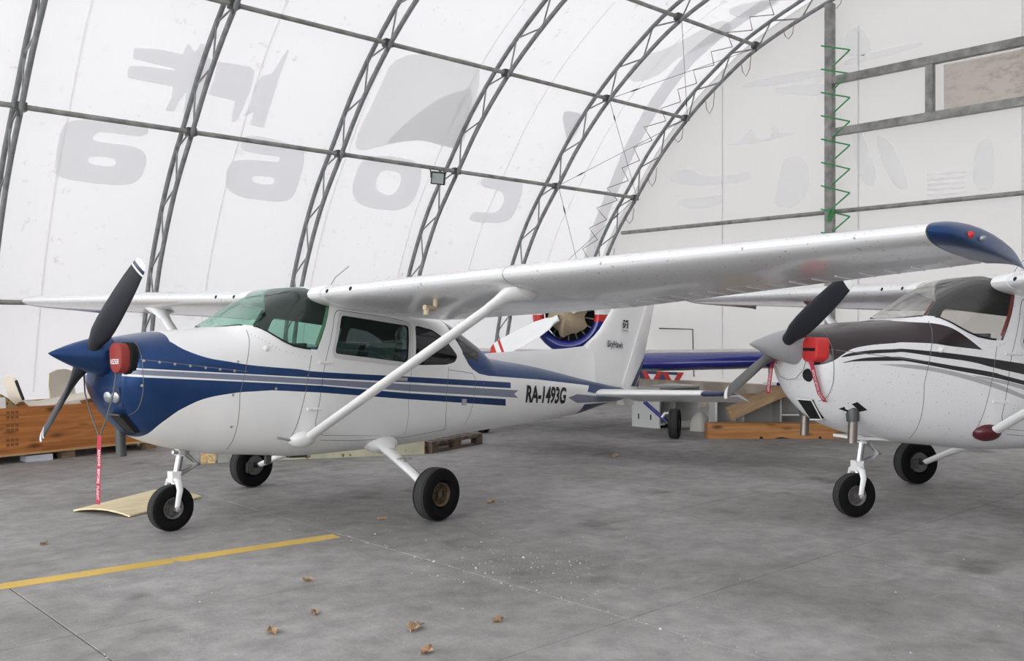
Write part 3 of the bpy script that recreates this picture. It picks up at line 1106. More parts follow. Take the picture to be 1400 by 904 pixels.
def wheel_mb(c, R, w, tyre_n=40):
    t = MB()
    r0 = R * .50
    prof = [(r0, -w * .36), (r0 * 1.12, -w * .46), (R * .80, -w * .5), (R * .92, -w * .44), (R * .975, -w * .33), (R * .99, -w * .28), (R * .965, -w * .26), (R * .965, -w * .24), (R * .995, -w * .22),
            (R, 0), (R * .995, w * .22), (R * .965, w * .24), (R * .965, w * .26), (R * .99, w * .28), (R * .975, w * .33), (R * .92, w * .44), (R * .80, w * .5), (r0 * 1.12, w * .46), (r0, w * .36)]
    mi = [0, 0, 0, 0, 1, 1, 0, 0 + 1, 1, 1, 1, 0, 0, 1, 1, 0, 0, 0]
    t.lathe(prof, c, (0, 1, 0), tyre_n, mi)
    return t
def hub_mb(c, R, w):
    h = MB()
    r0 = R * .505
    prof = [(0.001, -w * .18), (r0 * .3, -w * .18), (r0 * .34, -w * .10), (r0 * .72, -w * .08), (r0 * .80, -w * .30), (r0 * .98, -w * .38), (r0 * 1.02, -w * .36), (r0 * 1.0, 0),
            (r0 * 1.02, w * .36), (r0 * .98, w * .38), (r0 * .80, w * .30), (r0 * .72, w * .08), (r0 * .34, w * .10), (r0 * .3, w * .18), (.001, w * .18)]
    h.lathe(prof, c, (0, 1, 0), 28)
    for k in range(6):
        a = k * math.pi / 3
        p = Vector(c) + Vector((math.cos(a), 0, math.sin(a))) * r0 * .55
        h.box((p.x, p.y, p.z), (r0 * .13, w * .5, r0 * .13))
    return h

def blade_mb(hub, psi, R, sign, sty):
    """propeller blade along the (y,z) direction psi; boxes of colour by radius"""
    ca, sa = math.cos(psi) * sign, math.sin(psi) * sign
    rad = Vector((0, sa, ca))
    tan = Vector((0, ca, -sa))
    st = [(.10, .050, 1.0, .060), (.16, .058, .85, .050), (.22, .075, .72, .036), (.32, .083, .60, .026), (.45, .086, .48, .020), (.60, .083, .40, .016), (.74, .077, .34, .012), (.86, .066, .30, .009), (.875, .064, .30, .009), (.89, .062, .295, .009), (.905, .059, .29, .008), (.92, .054, .285, .008), (.94, .044, .28, .006), (.95, .018, .28, .004)]
    mb = MB()
    n = 14
    vs = []
    for r, hc, pit, th in st:
        r = r * R / .95
        # chord direction: mixes the plane of rotation and the flight direction (-x)
        cdir = tan * math.cos(pit) + Vector((-1, 0, 0)) * math.sin(pit)
        ndir = rad.cross(cdir)
        for j in range(n):
            t = 2 * math.pi * j / n
            vs.append(Vector(hub) + rad * r + cdir * hc * math.cos(t) + ndir * th * math.sin(t))
    fs, mi = [], []
    for i in range(len(st) - 1):
        m = sty[i]
        for j in range(n):
            a, b = i * n + j, i * n + (j + 1) % n
            fs.append((a, b, b + n, a + n)); mi.append(m)
    fs.append(tuple(range((len(st) - 1) * n, len(st) * n))); mi.append(sty[-1])
    mb.v = [tuple(v) for v in vs]; mb.f = fs; mb.m = mi
    return mb

DOOR = S([(.977, 1.700), (.851, 1.22), (.798, .737), (.850, .663), (.905, .640), (1.832, .612), (1.885, .642), (1.865, .724), (1.833, .957), (1.884, 1.650)])
DOOR = rnd(DOOR, .06, 3)
WIN = rnd(S([(1.035, 1.655), (1.835, 1.618), (1.800, 1.278), (.950, 1.322)]), .06, 4)
WIN2 = rnd(S([(1.925, 1.630), (2.16, 1.605), (2.33, 1.535), (2.512, 1.372), (2.46, 1.310), (2.326, 1.281), (1.898, 1.262)]), .035, 3)
WSH = S([(.06, 'T'), (.075, 'y', .12), (.11, 'y', .22), (.165, 'y', .31), (.262, 1.503), (.33, 1.468), (.388, 1.434), (.46, 1.398), (.545, 1.367), (.65, 1.353), (.775, 1.347), (.86, 1.55), (.925, 1.715), (.88, 1.80), (.82, 'y', .32), (.78, 'y', .15), (.77, 'T')])
RGL = S([(2.47, 'T'), (2.47, 1.60), (2.56, 1.48), (2.655, 1.355), (2.85, 1.335), (3.05, 'y', .22), (3.16, 'y', .12), (3.2, 'T')])

def build_airplane(cfg):
    A = Plane(cfg['name'], cfg['loc'], cfg['rz'], cfg['pp'], cfg['prl'], cfg['lift'], cfg['scale'])
    tag(A.root, cfg['label'], 'airplane')
    mats, regs = cfg['mats'], cfg['regions']
    OUT = [(XN, 0.0), (XT, 0.0), (XT, SS), (XN, SS)]
    A.sheet('fuselage', cdt_patch(OUT, [DOOR, WIN2, WSH, RGL], regs), mats)
    # nose cap closing the front of the cowling
    m = MB()
    ring = [(XN, *sec(XN, SS * i / 20)) for i in range(21)]
    pts = [(XN, -y, z) for _, y, z in ring] + [(XN, y, z) for _, y, z in ring[::-1][1:-1]]
    m.add(pts + [(XN - .008, 0, 1.14)], [(i, (i + 1) % len(pts), len(pts)) for i in range(len(pts))])
    A.part('cowl_front', m, cfg.get('capM', cfg['noseM']))
    m = MB()
    ring = [(XT, *sec(XT, SS * i / 12)) for i in range(13)]
    pts = [(XT, -y, z) for _, y, z in ring] + [(XT, y, z) for _, y, z in ring[::-1][1:-1]]
    m.add(pts, [tuple(range(len(pts)))])
    A.part('tail_cap', m, cfg['noseM'])
    # lining seen through the glass
    LO = S([(.30, 'B'), (3.3, 'B'), (3.3, 'T'), (.30, 'T')])
    A.sheet('cabin_lining', cdt_patch(LO, [WIN, WIN2, [p for p in WSH if True], RGL], [], .1, .12), LINING, off=-.025, flip=True)
    # doors with their windows
    door_in = grow(DOOR, -.004)
    for sd in (-1, 1):
        d = A.sheet('door', cdt_patch(door_in, [WIN], regs), mats, (sd,), .001)
        A.sheet('window_frame', cdt_patch(grow(WIN, .028), [grow(WIN, -.002)], [], .08, .08), cfg['frameM'], (sd,), .006, d)
        A.sheet('window_pane', cdt_patch(WIN, [], [], .15, .15), cfg['sideglass'], (sd,), -.004, d)
        for hx, hz in ((.87, 1.245), (.775, .86)):
            m = MB()
            for t in (-.05, .0, .05):
                p, n = A.on(hx + t, hz, .006, sd)
                m.tube([p - Vector((.022, 0, 0)), p + Vector((.022, 0, 0))], .012, 8)
            A.part('hinge', m, WHITE, d)
        m = MB()
        p, n = A.on(1.72, 1.13, .012, sd)
        m.box(p, (.14, .012, .03))
        A.part('door_handle', m, STEEL, d)
        A.sheet('rear_side_window', cdt_patch(WIN2, [], [], .15, .15), cfg['darkglass'], (sd,), -.003)
    A.sheet('windshield', cdt_patch(WSH, [], [], .07, .07), cfg['wsglass'], (-1, 1), .002)
    A.sheet('rear_window', cdt_patch(RGL, [], [], .1, .1), cfg['darkglass'], (-1, 1), .001)
    for sd in (-1, 1):
        m = MB()
        A.strip(WSH[1:13], .014, .004, m, sd)
        A.part('windshield_gasket', m, GASKET)
        m = MB()
        A.strip([(x + .012, q) for x, q in S([(.76, 1.38), (.84, 1.56), (.905, 1.715)])], .03, -.01, m, sd)
        A.part('windshield_post_trim', m, cfg['postM'])
    # panel seams and fasteners
    m = MB()
    seams = [S([(-.667, 1.33), (-.672, 1.25), (-.668, 1.136), (-.655, 1.03), (-.644, .954), (-.636, .846), (-.65, .80)]),
             S([(.18, 1.47), (.175, 1.40), (.13, 1.2), (.085, .967), (.107, .684), (.13, .537)]),
             S([(-.68, 1.205), (-.4, 1.185), (-.1, 1.163), (.14, 1.148)]),
             S([(2.36, 1.26), (2.36, 1.20), (2.345, 1.0), (2.37, .80), (2.45, .66)]),
             S([(2.36, 1.235), (2.55, 1.225), (2.75, 1.21), (2.80, 1.15), (2.78, .95), (2.75, .70)]),
             S([(.905, .60), (1.3, .585), (1.9, .60), (2.45, .66)]),
             S([(.72, 1.3), (.66, .9), (.6, .6)])]
    for L in seams: A.strip(dens2(L), .005, .0012, m)
    A.part('panel_seam', m, SEAM)['kind'] = 'stuff'
    m = MB()
    for x, z in [(-.66, 1.197), (-.555, 1.190), (-.443, 1.181), (-.326, 1.173), (-.206, 1.164), (-.089, 1.156), (.03, 1.149), (.03, .965), (.06, .72), (.40, 1.02), (-.66, 1.02), (.06, 1.22)]:
        p, n = A.on(x, z)
        m.lathe([(.011, 0), (.010, .004), (.001, .006)], p, n, 10)
    if not cfg.get('few'): A.part('screw', m, SCREW)['kind'] = 'stuff'
    m = MB()
    for L, step in ((S([(.20, 1.44), (.3, 1.39), (.42, 1.33), (.6, 1.295), (.72, 1.28)]), .035), (S([(.62, .66), (.70, 1.2)]), .05), (S([(.95, .56), (2.3, .60)]), .04), (S([(2.9, .66), (4.6, .80)]), .06), (S([(2.95, 1.15), (2.9, .72)]), .05)):
        D = dens2(L, step)
        for x, q in D:
            y, z = sec(x, q); n = normal(x, q)
            m.lathe([(.0045, 0), (.001, .002)], Vector((x, -y, z)), n, 5)
    if not cfg.get('few'): A.part('rivet', m, P('rivet_grey', (0.42, 0.42, 0.42), .5))['kind'] = 'stuff'  # rivet heads in one even mid grey
    # wings
    for sd in (-1, 1):
        ys = [.50, .8, 1.3, 1.9, 2.54, 3.2, 3.9, 4.6, 5.28]
        w = A.part('wing', wing_loft([wst(y, sd) for y in ys], 0, .725, 18), WHITE_DIRTY)
        A.part('flap', wing_loft([wst(y, sd) for y in (.56, 1.2, 1.9, 2.535)], .733, 1, 6), WHITE_DIRTY, w)
        A.part('aileron', wing_loft([wst(y, sd) for y in (2.555, 3.2, 3.9, 4.6, 5.27)], .733, 1, 6), WHITE_DIRTY, w)
        b = MB()
        for y in np.arange(2.7, 5.2, .16):
            st = wst(y, sd)
            pt = lambda u: (st[1] + u * st[3], st[0], st[2] + st[4] * u + st[3] * naca(u, False) - .002)
            b.tube([pt(.76), pt(.98)], .006, 5)
        q = A.part('stiffening_bead', b, WHITE_DIRTY, w)
        q['kind'] = 'stuff'
        tip = []
        for i in range(9):
            f = i / 8
            y0 = 5.29 + .195 * math.sin(f * math.pi / 2)
            st = wst(5.28, sd)
            xl = st[1] + .95 * (1 - math.cos(f * math.pi / 2)) ** 1.15
            xe = st[1] + st[3] + .07 * f + .03
            tip.append((sd * y0, xl, st[2] - .018 * f ** 2, xe - xl, st[4] - .035 * f ** 2, 1.0 + .25 * f if f < 1 else .5))
        t = A.part('wing_tip', wing_loft(tip, 0, 1, 16), cfg['tipM'], w)
        m = MB()
        st = wst(5.28, sd)
        m.lathe([(.0, -.02), (.015, -.015), (.020, 0), (.015, .015), (0, .026)], (st[1] + .235, sd * 5.425, st[2] + .004), (0, sd, .3), 12)
        A.part('position_light', m, P('red_lens', (.6, .03, .03), .2) if sd < 0 else P('green_lens', (.03, .4, .1), .2), t)
        m = MB()
        m.lathe([(.0, -.02), (.013, -.015), (.017, 0), (.013, .015), (0, .026)], (st[1] + .36, sd * 5.452, st[2] + .0), (0, sd, .3), 12)
        A.part('strobe_light', m, LAMP, t)
        # skin joints
        m = MB()
        for y in (2.54,):
            st = wst(y, sd)
            for up in (False, True):
                us = [.0 + .725 * (i / 16) ** 1.8 for i in range(17)]
                vs = []
                for u in us:
                    z = st[2] + st[4] * u + st[3] * naca(u, up) + (.0015 if up else -.0015)
                    vs += [(st[1] - .001 + u * st[3], st[0] - .003, z), (st[1] - .001 + u * st[3], st[0] + .003, z)]
                m.add(vs, [(2 * i, 2 * i + 1, 2 * i + 3, 2 * i + 2) for i in range(16)])
        A.part('skin_joint', m, SEAM, w)
        # small things under and on the leading edge
        for y in (.66, .95):
            m = MB()
            st = wst(y, sd)
            m.lathe([(.0, .004), (.016, .002), (.018, 0)], (st[1] + .004, sd * y, st[2] + .012), (-1, 0, .25), 12)
            A.part('air_inlet', m, GASKET, w)
        # lift strut with its fairings
        lo = Vector((.756, sd * .47, .612)); st = wst(2.45, sd)
        hi = Vector((st[1] + .27, sd * 2.42, st[2] - .085))
        d = (hi - lo)
        m = MB()
        m.tube([lo, lo + d * .5, lo + d * .93], .056, 16, flat=.55, up=(1, 0, 0))
        s_ = A.part('strut', m, WHITE)
        m = MB()
        hp = Vector((st[1] + .30, sd * 2.47, st[2] - .055))
        m.tube([lo + d * .90, lo + d * .94, lo + d * .975, hp + Vector((0, 0, -.025)), hp + Vector((.01, 0, .02))], [.062, .070, .095, .15, .19], 18, flat=.5, up=(1, 0, 0))
        A.part('strut_cuff', m, cfg['cuffM'], s_)
        m = MB()
        p, n = A.on(.70, .607, 0, sd)
        m.lathe([(.095, -.05), (.092, .0), (.082, .03), (.06, .052), (.03, .062), (.001, .066)], p, n, 20)
        f = m.v
        m.v = [(p.x + (x - p.x) * 1.35 + .02, y, p.z + (z - p.z) * .80) for x, y, z in f]
        A.part('strut_fairing', m, cfg['fairM'], s_)
    # centre section roof joining the wings
    for sd in (-1, 1):
        m = MB()
        A.part('wing_root_fairing', wing_loft([(sd * y, .72 - d_, ZW + y * DIH, 1.64, -.095, t_) for y, d_, t_ in ((.44, .01, 1.07), (.55, .008, 1.06), (.585, .0, 1.01))], 0, 1, 16), WHITE)
    # tail
    for sd in (-1, 1):
        h = A.part('stabilizer', wing_loft([(sd * y, 5.27 + .20 * (y - .1) / 1.6, 1.035 + .045 * (y - .1) / 1.6, .62 - .16 * (y - .1) / 1.6, 0, 1.25) for y in (.06, .5, 1.0, 1.5)], 0, 1, 12), WHITE)
        A.part('stabilizer_tip', wing_loft([(sd * y, 5.27 + .20 * (y - .1) / 1.6 + dx, 1.035 + .045 * (y - .1) / 1.6, .62 - .16 * (y - .1) / 1.6 - dx, 0, t_) for y, dx, t_ in ((1.505, 0, 1.25), (1.6, .005, 1.22), (1.68, .04, 1.15), (1.72, .10, .9), (1.735, .18, .5))], 0, 1, 10), cfg['stabtipM'], h)
        A.part('elevator', wing_loft([(sd * y, 5.895 + .04 * (y - .1) / 1.6, 1.035 + .045 * (y - .1) / 1.6, .50 - .14 * (y - .1) / 1.6, -.085, .8) for y in (.08, .6, 1.2, 1.70)], .06, 1, 8), WHITE, h)
    fin = []
    for z, xl, xe in ((1.13, 5.10, 6.04), (1.45, 5.20, 6.185), (1.627, 5.267, 6.265), (1.73, 5.42, 6.315), (1.844, 5.566, 6.37), (2.09, 5.793, 6.485), (2.4, 6.03, 6.63), (2.6, 6.20, 6.725), (2.66, 6.30, 6.75)):
        fin.append((z, xl, xe))
    def vloft(st, u0, u1, n=12, mat=WHITE, name='fin', th=.075):
        us = [u0 + (u1 - u0) * (i / n) ** (1.8 if u0 == 0 else 1) for i in range(n + 1)]
        mb = MB(); vs = []
        def half(u, c): return c * 5 * th * (.2969 * math.sqrt(u) - .126 * u - .3516 * u * u + .2843 * u ** 3 - .1036 * u ** 4)
        ring = [(u, 1) for u in us[::-1]] + [(u, -1) for u in us[(1 if u0 == 0 else 0):]]
        for z, xl, xe in st:
            c = (xe - xl)
            for u, q in ring: vs.append((xl + u * c, q * half(u, 1.25), z))
        k = len(ring)
        fs = [(i * k + j, i * k + (j + 1) % k, (i + 1) * k + (j + 1) % k, (i + 1) * k + j) for i in range(len(st) - 1) for j in range(k)]
        fs += [tuple(range(k)), tuple(range((len(st) - 1) * k, len(st) * k))[::-1]]
        mb.add(vs, fs)
        return mb
    F = A.part('fin', vloft([(z, xl, xl + (xe - xl) / .72) for z, xl, xe in fin], 0, .72), WHITE)
    rud = [(.90, 6.10, 6.40), (1.0, 6.07, 6.43), (1.14, 6.055, 6.49), (1.30, 6.12, 6.53), (1.45, 6.195, 6.59), (1.625, 6.275, 6.645), (2.158, 6.525, 6.80), (2.4, 6.64, 6.875), (2.66, 6.76, 6.96)]
    rud = [(z, b - (b - a) / .7, b) for z, a, b in rud]
    r = A.part('rudder', vloft(rud, .3, 1, 6, th=.085), cfg['rudM'])
    if cfg.get('rudstripe'):
        m = MB()
        for q in (-1, 1):
            m.add([(6.262, q * .040, 1.145), (6.375, q * .030, 1.145), (6.53, q * .019, 1.345), (6.60, q * .014, 1.545)], [(0, 1, 2, 3)])
            m.add([(6.40, q * .028, 1.145), (6.485, q * .012, 1.145), (6.49, q * .014, 1.26)], [(0, 1, 2)])
        A.part('rudder_stripe', m, NAVY, r, smooth=False)
    # dorsal fin
    m = MB()
    top = [(3.22, 1.405), (3.55, 1.45), (3.9, 1.483), (4.4, 1.525), (4.824, 1.562), (5.222, 1.612), (5.42, 1.74)]
    vs = []
    for x, z in top:
        zb = ZT(x) - .02
        w = .012 + .03 * (x - 3.2) / 2
        zz = max(z, zb + .02)
        vs += [(x, -w * 1.6, zb), (x, -w * .8, zb + (zz - zb) * .7), (x, 0, zz), (x, w * .8, zb + (zz - zb) * .7), (x, w * 1.6, zb)]
    m.add(vs, [(5 * i + j, 5 * i + j + 1, 5 * i + j + 6, 5 * i + j + 5) for i in range(len(top) - 1) for j in range(4)])
    A.part('dorsal_fin', m, WHITE, F)
    # whip antenna
    m = MB()
    m.tube([(1.05, -.30, 1.90), (1.10, -.31, 1.99), (1.22, -.34, 2.10)], .003, 5)
    A.part('antenna', m, DARKSTEEL)
    if cfg.get('beacon'):
        m = MB()
        m.tube([(1.35, 0, 1.92), (1.38, 0, 2.0), (1.46, 0, 2.10)], [.03, .02, .006], 8, flat=.4)
        A.part('blade_antenna', m, WHITE)
    # interior
    cabin(A, cfg)
    # spinner and propeller
    hub = Vector((-.87, 0, 1.225))
    m = MB()
    m.lathe([(.002, -.285), (.012, -.27), (.035, -.225), (.062, -.165), (.090, -.095), (.116, -.02), (.135, .05), (.146, .105), (.148, .135), (.13, .138)], hub, (1, 0, 0), 32)
    sp = A.part('spinner', m, cfg['spinM'])
    m = MB()
    m.lathe([(.135, .14), (.12, .15), (.11, .2)], hub, (1, 0, 0), 24)
    A.part('spinner_backplate', m, GASKET, sp)
    m = MB()
    for k in range(10):
        a = k * math.pi / 5 + .3
        m.lathe([(.006, 0), (.001, .003)], hub + Vector((.12, .1475 * math.sin(a), .1475 * math.cos(a))), (0, math.sin(a), math.cos(a)), 6)
    A.part('spinner_screw', m, SCREW, sp)['kind'] = 'stuff'
    for sg in (1, -1):
        A.part('propeller_blade', blade_mb(hub, cfg['psi'][0 if sg > 0 else 1], cfg['propR'], sg, cfg['blade']), cfg['bladeM'][0 if sg > 0 else 1])
    gear(A, cfg)
    return A
def dens2(p, step=.04):
    o = []
    for a, b in zip(p[:-1], p[1:]):
        k = max(1, int(math.hypot(b[0] - a[0], b[1] - a[1]) / step))
        o += [(a[0] + (b[0] - a[0]) * t / k, a[1] + (b[1] - a[1]) * t / k) for t in range(k)]
    return o + [p[-1]]

def cabin(A, cfg):
    m = MB()
    m.box((1.35, 0, .66), (1.6, .72, .03))
    A.part('cabin_floor', m, LINING, smooth=False)
    # instrument panel with curved glare shield
    m = MB()
    xs = [.16, .38, .62, .76]
    pts = []
    for x in xs:
        for y in np.linspace(-.42, .42, 9):
            z = 1.44 - .42 * (abs(y) / .42) ** 4 * .25 - .04 * (x - .16)
            yy = y * min(1, (hw_at(x, 1.3) - .06) / .42) if x < .3 else y
            pts.append((x + (.10 if x == .16 else 0) * (abs(y) / .42) ** 2, yy * .95, z - .02))
    m.add(pts, [(9 * i + j, 9 * i + j + 1, 9 * i + j + 10, 9 * i + j + 9) for i in range(3) for j in range(8)])
    A.part('glare_shield', m, P('glareshield_black', (0.015, 0.017, 0.017), .9))
    m = MB()
    m.box((.73, 0, 1.17), (.03, .86, .46))
    pn = A.part('instrument_panel', m, P('panel_grey', (.06, .06, .062), .7), smooth=False)
    for sd in (-1, 1):
        m = MB()
        m.tube([(.74, sd * .23, 1.16), (.92, sd * .23, 1.16)], .014, 8)
        m.tube([(.92, sd * .23 - .14, 1.26), (.92, sd * .23 - .12, 1.17), (.92, sd * .23, 1.15), (.92, sd * .23 + .12, 1.17), (.92, sd * .23 + .14, 1.26)], .014, 8)
        A.part('control_yoke', m, BLACKP)
        seat = MB()
        seat.box((1.42, sd * .25, .92), (.46, .42, .12))
        s = A.part('seat', seat, cfg['seatM'], sharp=20)
        b = MB()
        b.hexa([(1.60, sd * .25 - .2, .96), (1.70, sd * .25 - .2, .96), (1.70, sd * .25 + .2, .96), (1.60, sd * .25 + .2, .96),
                (1.75, sd * .25 - .17, 1.46), (1.83, sd * .25 - .17, 1.46), (1.83, sd * .25 + .17, 1.46), (1.75, sd * .25 + .17, 1.46)])
        A.part('backrest', b, cfg['seatM'], s, smooth=False)
        p = MB()
        p.box((1.42, sd * .25, .74), (.30, .30, .24))
        A.part('seat_frame', p, DARKSTEEL, s, smooth=False)
    b = MB()
    b.box((2.2, 0, .90), (.45, .80, .12))
    b.hexa([(2.36, -.4, .92), (2.46, -.4, .92), (2.46, .4, .92), (2.36, .4, .92), (2.48, -.38, 1.32), (2.56, -.38, 1.32), (2.56, .38, 1.32), (2.48, .38, 1.32)])
    A.part('rear_seat', b, cfg['seatM'], smooth=False)
    if cfg.get('visor'):
        m = MB()
        m.box((.93, -.2, 1.72), (.02, .3, .16), Matrix.Rotation(.5, 3, 'Y'))
        A.part('sun_visor', m, cfg['seatM'], smooth=False)

def gear(A, cfg):
    # main wheels
    for sd in (-1, 1):
        R, w = .217, .17
        c = (XM, sd * 1.293, R)
        leg = MB()
        a = A.M @ Vector((1.66, sd * .42, .515))
        a = Vector((a.x + XM, a.y, a.z))
        ax = Vector((XM + .03, sd * (1.293 - .11), R + .01))
        pts = [a, a.lerp(ax, .35) + Vector((0, 0, .012)), a.lerp(ax, .7) + Vector((0, 0, .012)), ax]
        leg.tube(pts, [.062, .056, .048, .042], 14, flat=.62, up=(1, 0, 0))
        L = A.part('main_gear_leg', leg, WHITE, air=False)
        f = MB()
        q, n = A.on(1.665, .535, 0, sd)
        f.tube([Vector((1.66, sd * .34, .555)), Vector((1.66, sd * .42, .535)), Vector((1.66, sd * .455, .52)), Vector((1.655, sd * .50, .495))], [.18, .165, .10, .070], 18, flat=.50, up=(1, 0, 0))
        A.part('gear_fairing', f, cfg['gearM'], L)
        if sd < 0:
            st = MB()
            p = a.lerp(ax, .42)
            st.box(p + Vector((-.0, -.03, .055)), (.10, .09, .008))
            st.box(p + Vector((-.0, -.02, .03)), (.02, .02, .05))
            A.part('step', st, STEEL, L, smooth=False, air=False)
        x = MB()
        x.tube([(XM + .01, sd * (1.293 - .13), R), (XM, sd * (1.293 + .045), R)], .026, 12)
        A.part('axle', x, DARKSTEEL, L, air=False)
        wh = A.part('main_wheel', wheel_mb(c, R, w), [RUBBER, TREAD], air=False)
        A.part('hub', hub_mb(c, R * .9, w), cfg['hubM'], wh, air=False)
        m = MB()
        m.lathe([(.03, -.004), (.095, -.004), (.095, .004), (.03, .004)], (XM, sd * (1.293 - .062), R), (0, 1, 0), 28)
        A.part('brake_disc', m, HUBGREY, wh, air=False)
        m = MB()
        m.box((XM - .085, sd * (1.293 - .085), R - .01), (.07, .06, .09))
        m.box((XM - .085, sd * (1.293 - .085), R - .01), (.045, .075, .05))
        A.part('brake_caliper', m, DARKSTEEL, wh, smooth=False, air=False)
        m = MB()
        pp = [Vector(q_) for q_ in pts]
        m.tube([q_ + Vector((.05, 0, .01)) for q_ in pp[1:]] + [Vector((XM - .06, sd * (1.293 - .12), R + .05))], .007, 6)
        A.part('brake_line', m, DARKSTEEL, L, air=False)
    # nose gear (level coordinates)
    R, w = .178, .125
    nx = -.137
    c = (nx, 0, R)
    base = A.M @ Vector((-.08, 0, .53))
    top = Vector((base.x + XM, 0, base.z + .04))
    fk = Vector((nx + .03, 0, R * 2 - .005))
    d = (top - fk)
    m = MB()
    m.tube([fk + d * .02, fk + d * .72], .030, 16)
    L = A.part('nose_gear_strut', m, CHROME, air=False)
    m = MB()
    m.tube([fk + d * .70, top], .046, 16)
    A.part('oleo_cylinder', m, WHITE, L, air=False)
    m = MB()
    m.tube([fk + d * .78 - Vector((0, 0, .012)), fk + d * .78 + Vector((0, 0, .022))], .068, 14)
    m.tube([fk + d * .86, fk + d * .86 + Vector((0, 0, .012))], .062, 14)
    m.tube([fk + d * .80 + Vector((-.06, -.05, 0)), fk + d * .80 + Vector((-.10, -.06, .01))], .014, 6)
    A.part('steering_collar', m, STEEL, L, air=False)
    for sd in (-1, 1):
        m = MB()
        m.tube([fk + Vector((0, sd * .02, .055)), fk + Vector((-.004, sd * .068, .035)), Vector((nx + .026, sd * .090, R + .145)), Vector((nx + .014, sd * .090, R + .08)), Vector((nx, sd * .086, R - .012))], [.026, .030, .026, .023, .020], 12, flat=.62, up=(1, 0, 0))
        A.part('fork_arm', m, WHITE, L, air=False)
        m = MB()
        m.lathe([(.001, 0), (.020, 0), (.022, sd * .03), (.014, sd * .036), (.001, sd * .036)], (nx, sd * .078, R), (0, 1, 0), 14)
        A.part('axle_nut', m, STEEL, L, air=False)
    m = MB()
    m.box(fk + Vector((0, 0, .065)), (.075, .075, .085))
    A.part('fork_head', m, WHITE, L, smooth=False, air=False)
    e = fk + d * .45 + Vector((.17, 0, 0))
    for a_, nm in ((fk + Vector((.03, 0, .07)), 'lower'), (fk + d * .78 + Vector((.03, 0, 0)), 'upper')):
        m = MB()
        for sd in (-1, 1):
            m.tube([a_ + Vector((0, sd * .035, 0)), e + Vector((0, sd * .012, 0))], .011, 6)
        m.tube([e - Vector((0, .03, 0)), e + Vector((0, .03, 0))], .012, 6)
        A.part('torque_link', m, STEEL, L, air=False)
    wh = A.part('nose_wheel', wheel_mb(c, R, w), [RUBBER, TREAD], air=False)
    A.part('hub', hub_mb(c, R * .92, w), HUBGREY, wh, air=False)

BOWL_FIX = XN - .05
def livery_blue():
    bup = [(-.41, 'y', .15), (-.425, 'y', .27), (-.438, 1.348), (-.357, 1.292), (-.192, 1.24), (0, 1.216), (.15, 1.199), (.35, 1.189), (.601, 1.181), (.832, 1.166), (1.804, 1.155), (3.421, 1.137)]
    b1l = [(-.667, 1.141), (.089, 1.129), (.834, 1.116), (1.813, 1.105), (3.425, 1.076)]
    gt = [(-.745, 1.133), (-.665, 1.131), (.089, 1.120), (.835, 1.106), (1.814, 1.086), (3.572, 1.057)]
    gb = [(-.745, 1.099), (-.663, 1.095), (.091, 1.079), (.838, 1.062), (1.818, 1.024), (3.586, .977)]
    b2t = [(-.662, 1.079), (.092, 1.068), (.838, 1.053), (1.819, 1.006), (3.344, .963)]
    b2l = [(.365, 1.007), (.842, .996), (1.823, .951), (3.372, .892)]
    blo = [(-.491, .644), (-.472, .735), (-.399, .824), (-.33, .872), (-.24, .918), (-.15, .946), (-.054, .965), (.085, .986), (.178, .993)]
    def sm(L): return [tuple(q) for q in crom(L, 6).tolist()]
    bup = bup[:2] + sm(bup[2:])
    blo = sm(blo)
    B1 = S([(-.745, 'T'), (-.40, 'T')] + bup + b1l[::-1] + [(-.745, 1.146)])
    B2 = S([(-.745, 1.083)] + b2t + b2l[::-1] + blo[::-1] + [(-.49, 'B'), (-.745, 'B')])
    G = S(gt + [(3.50, 1.017)] + gb[::-1])
    D = S([(2.60, 1.40), (2.656, 1.335), (2.689, 1.294), (2.748, 1.253), (2.858, 1.212), (3.022, 1.195), (3.973, 1.18), (5.132, 1.136), (5.075, 1.06), (5.24, 1.045), (6.3, 1.03), (6.3, 'T'), (2.6, 'T')])
    AR = S([(4.641, .988), (4.833, 1.029), (5.4, 1.008), (6.1, .99), (6.1, .955), (4.867, .925)])
    LO = S([(5.06, .91), (6.1, .945), (6.1, 'B'), (4.98, 'B')])
    return [(B1, 1), (B2, 1), (G, 2), (D, 1), (AR, 2), (LO, 3)]
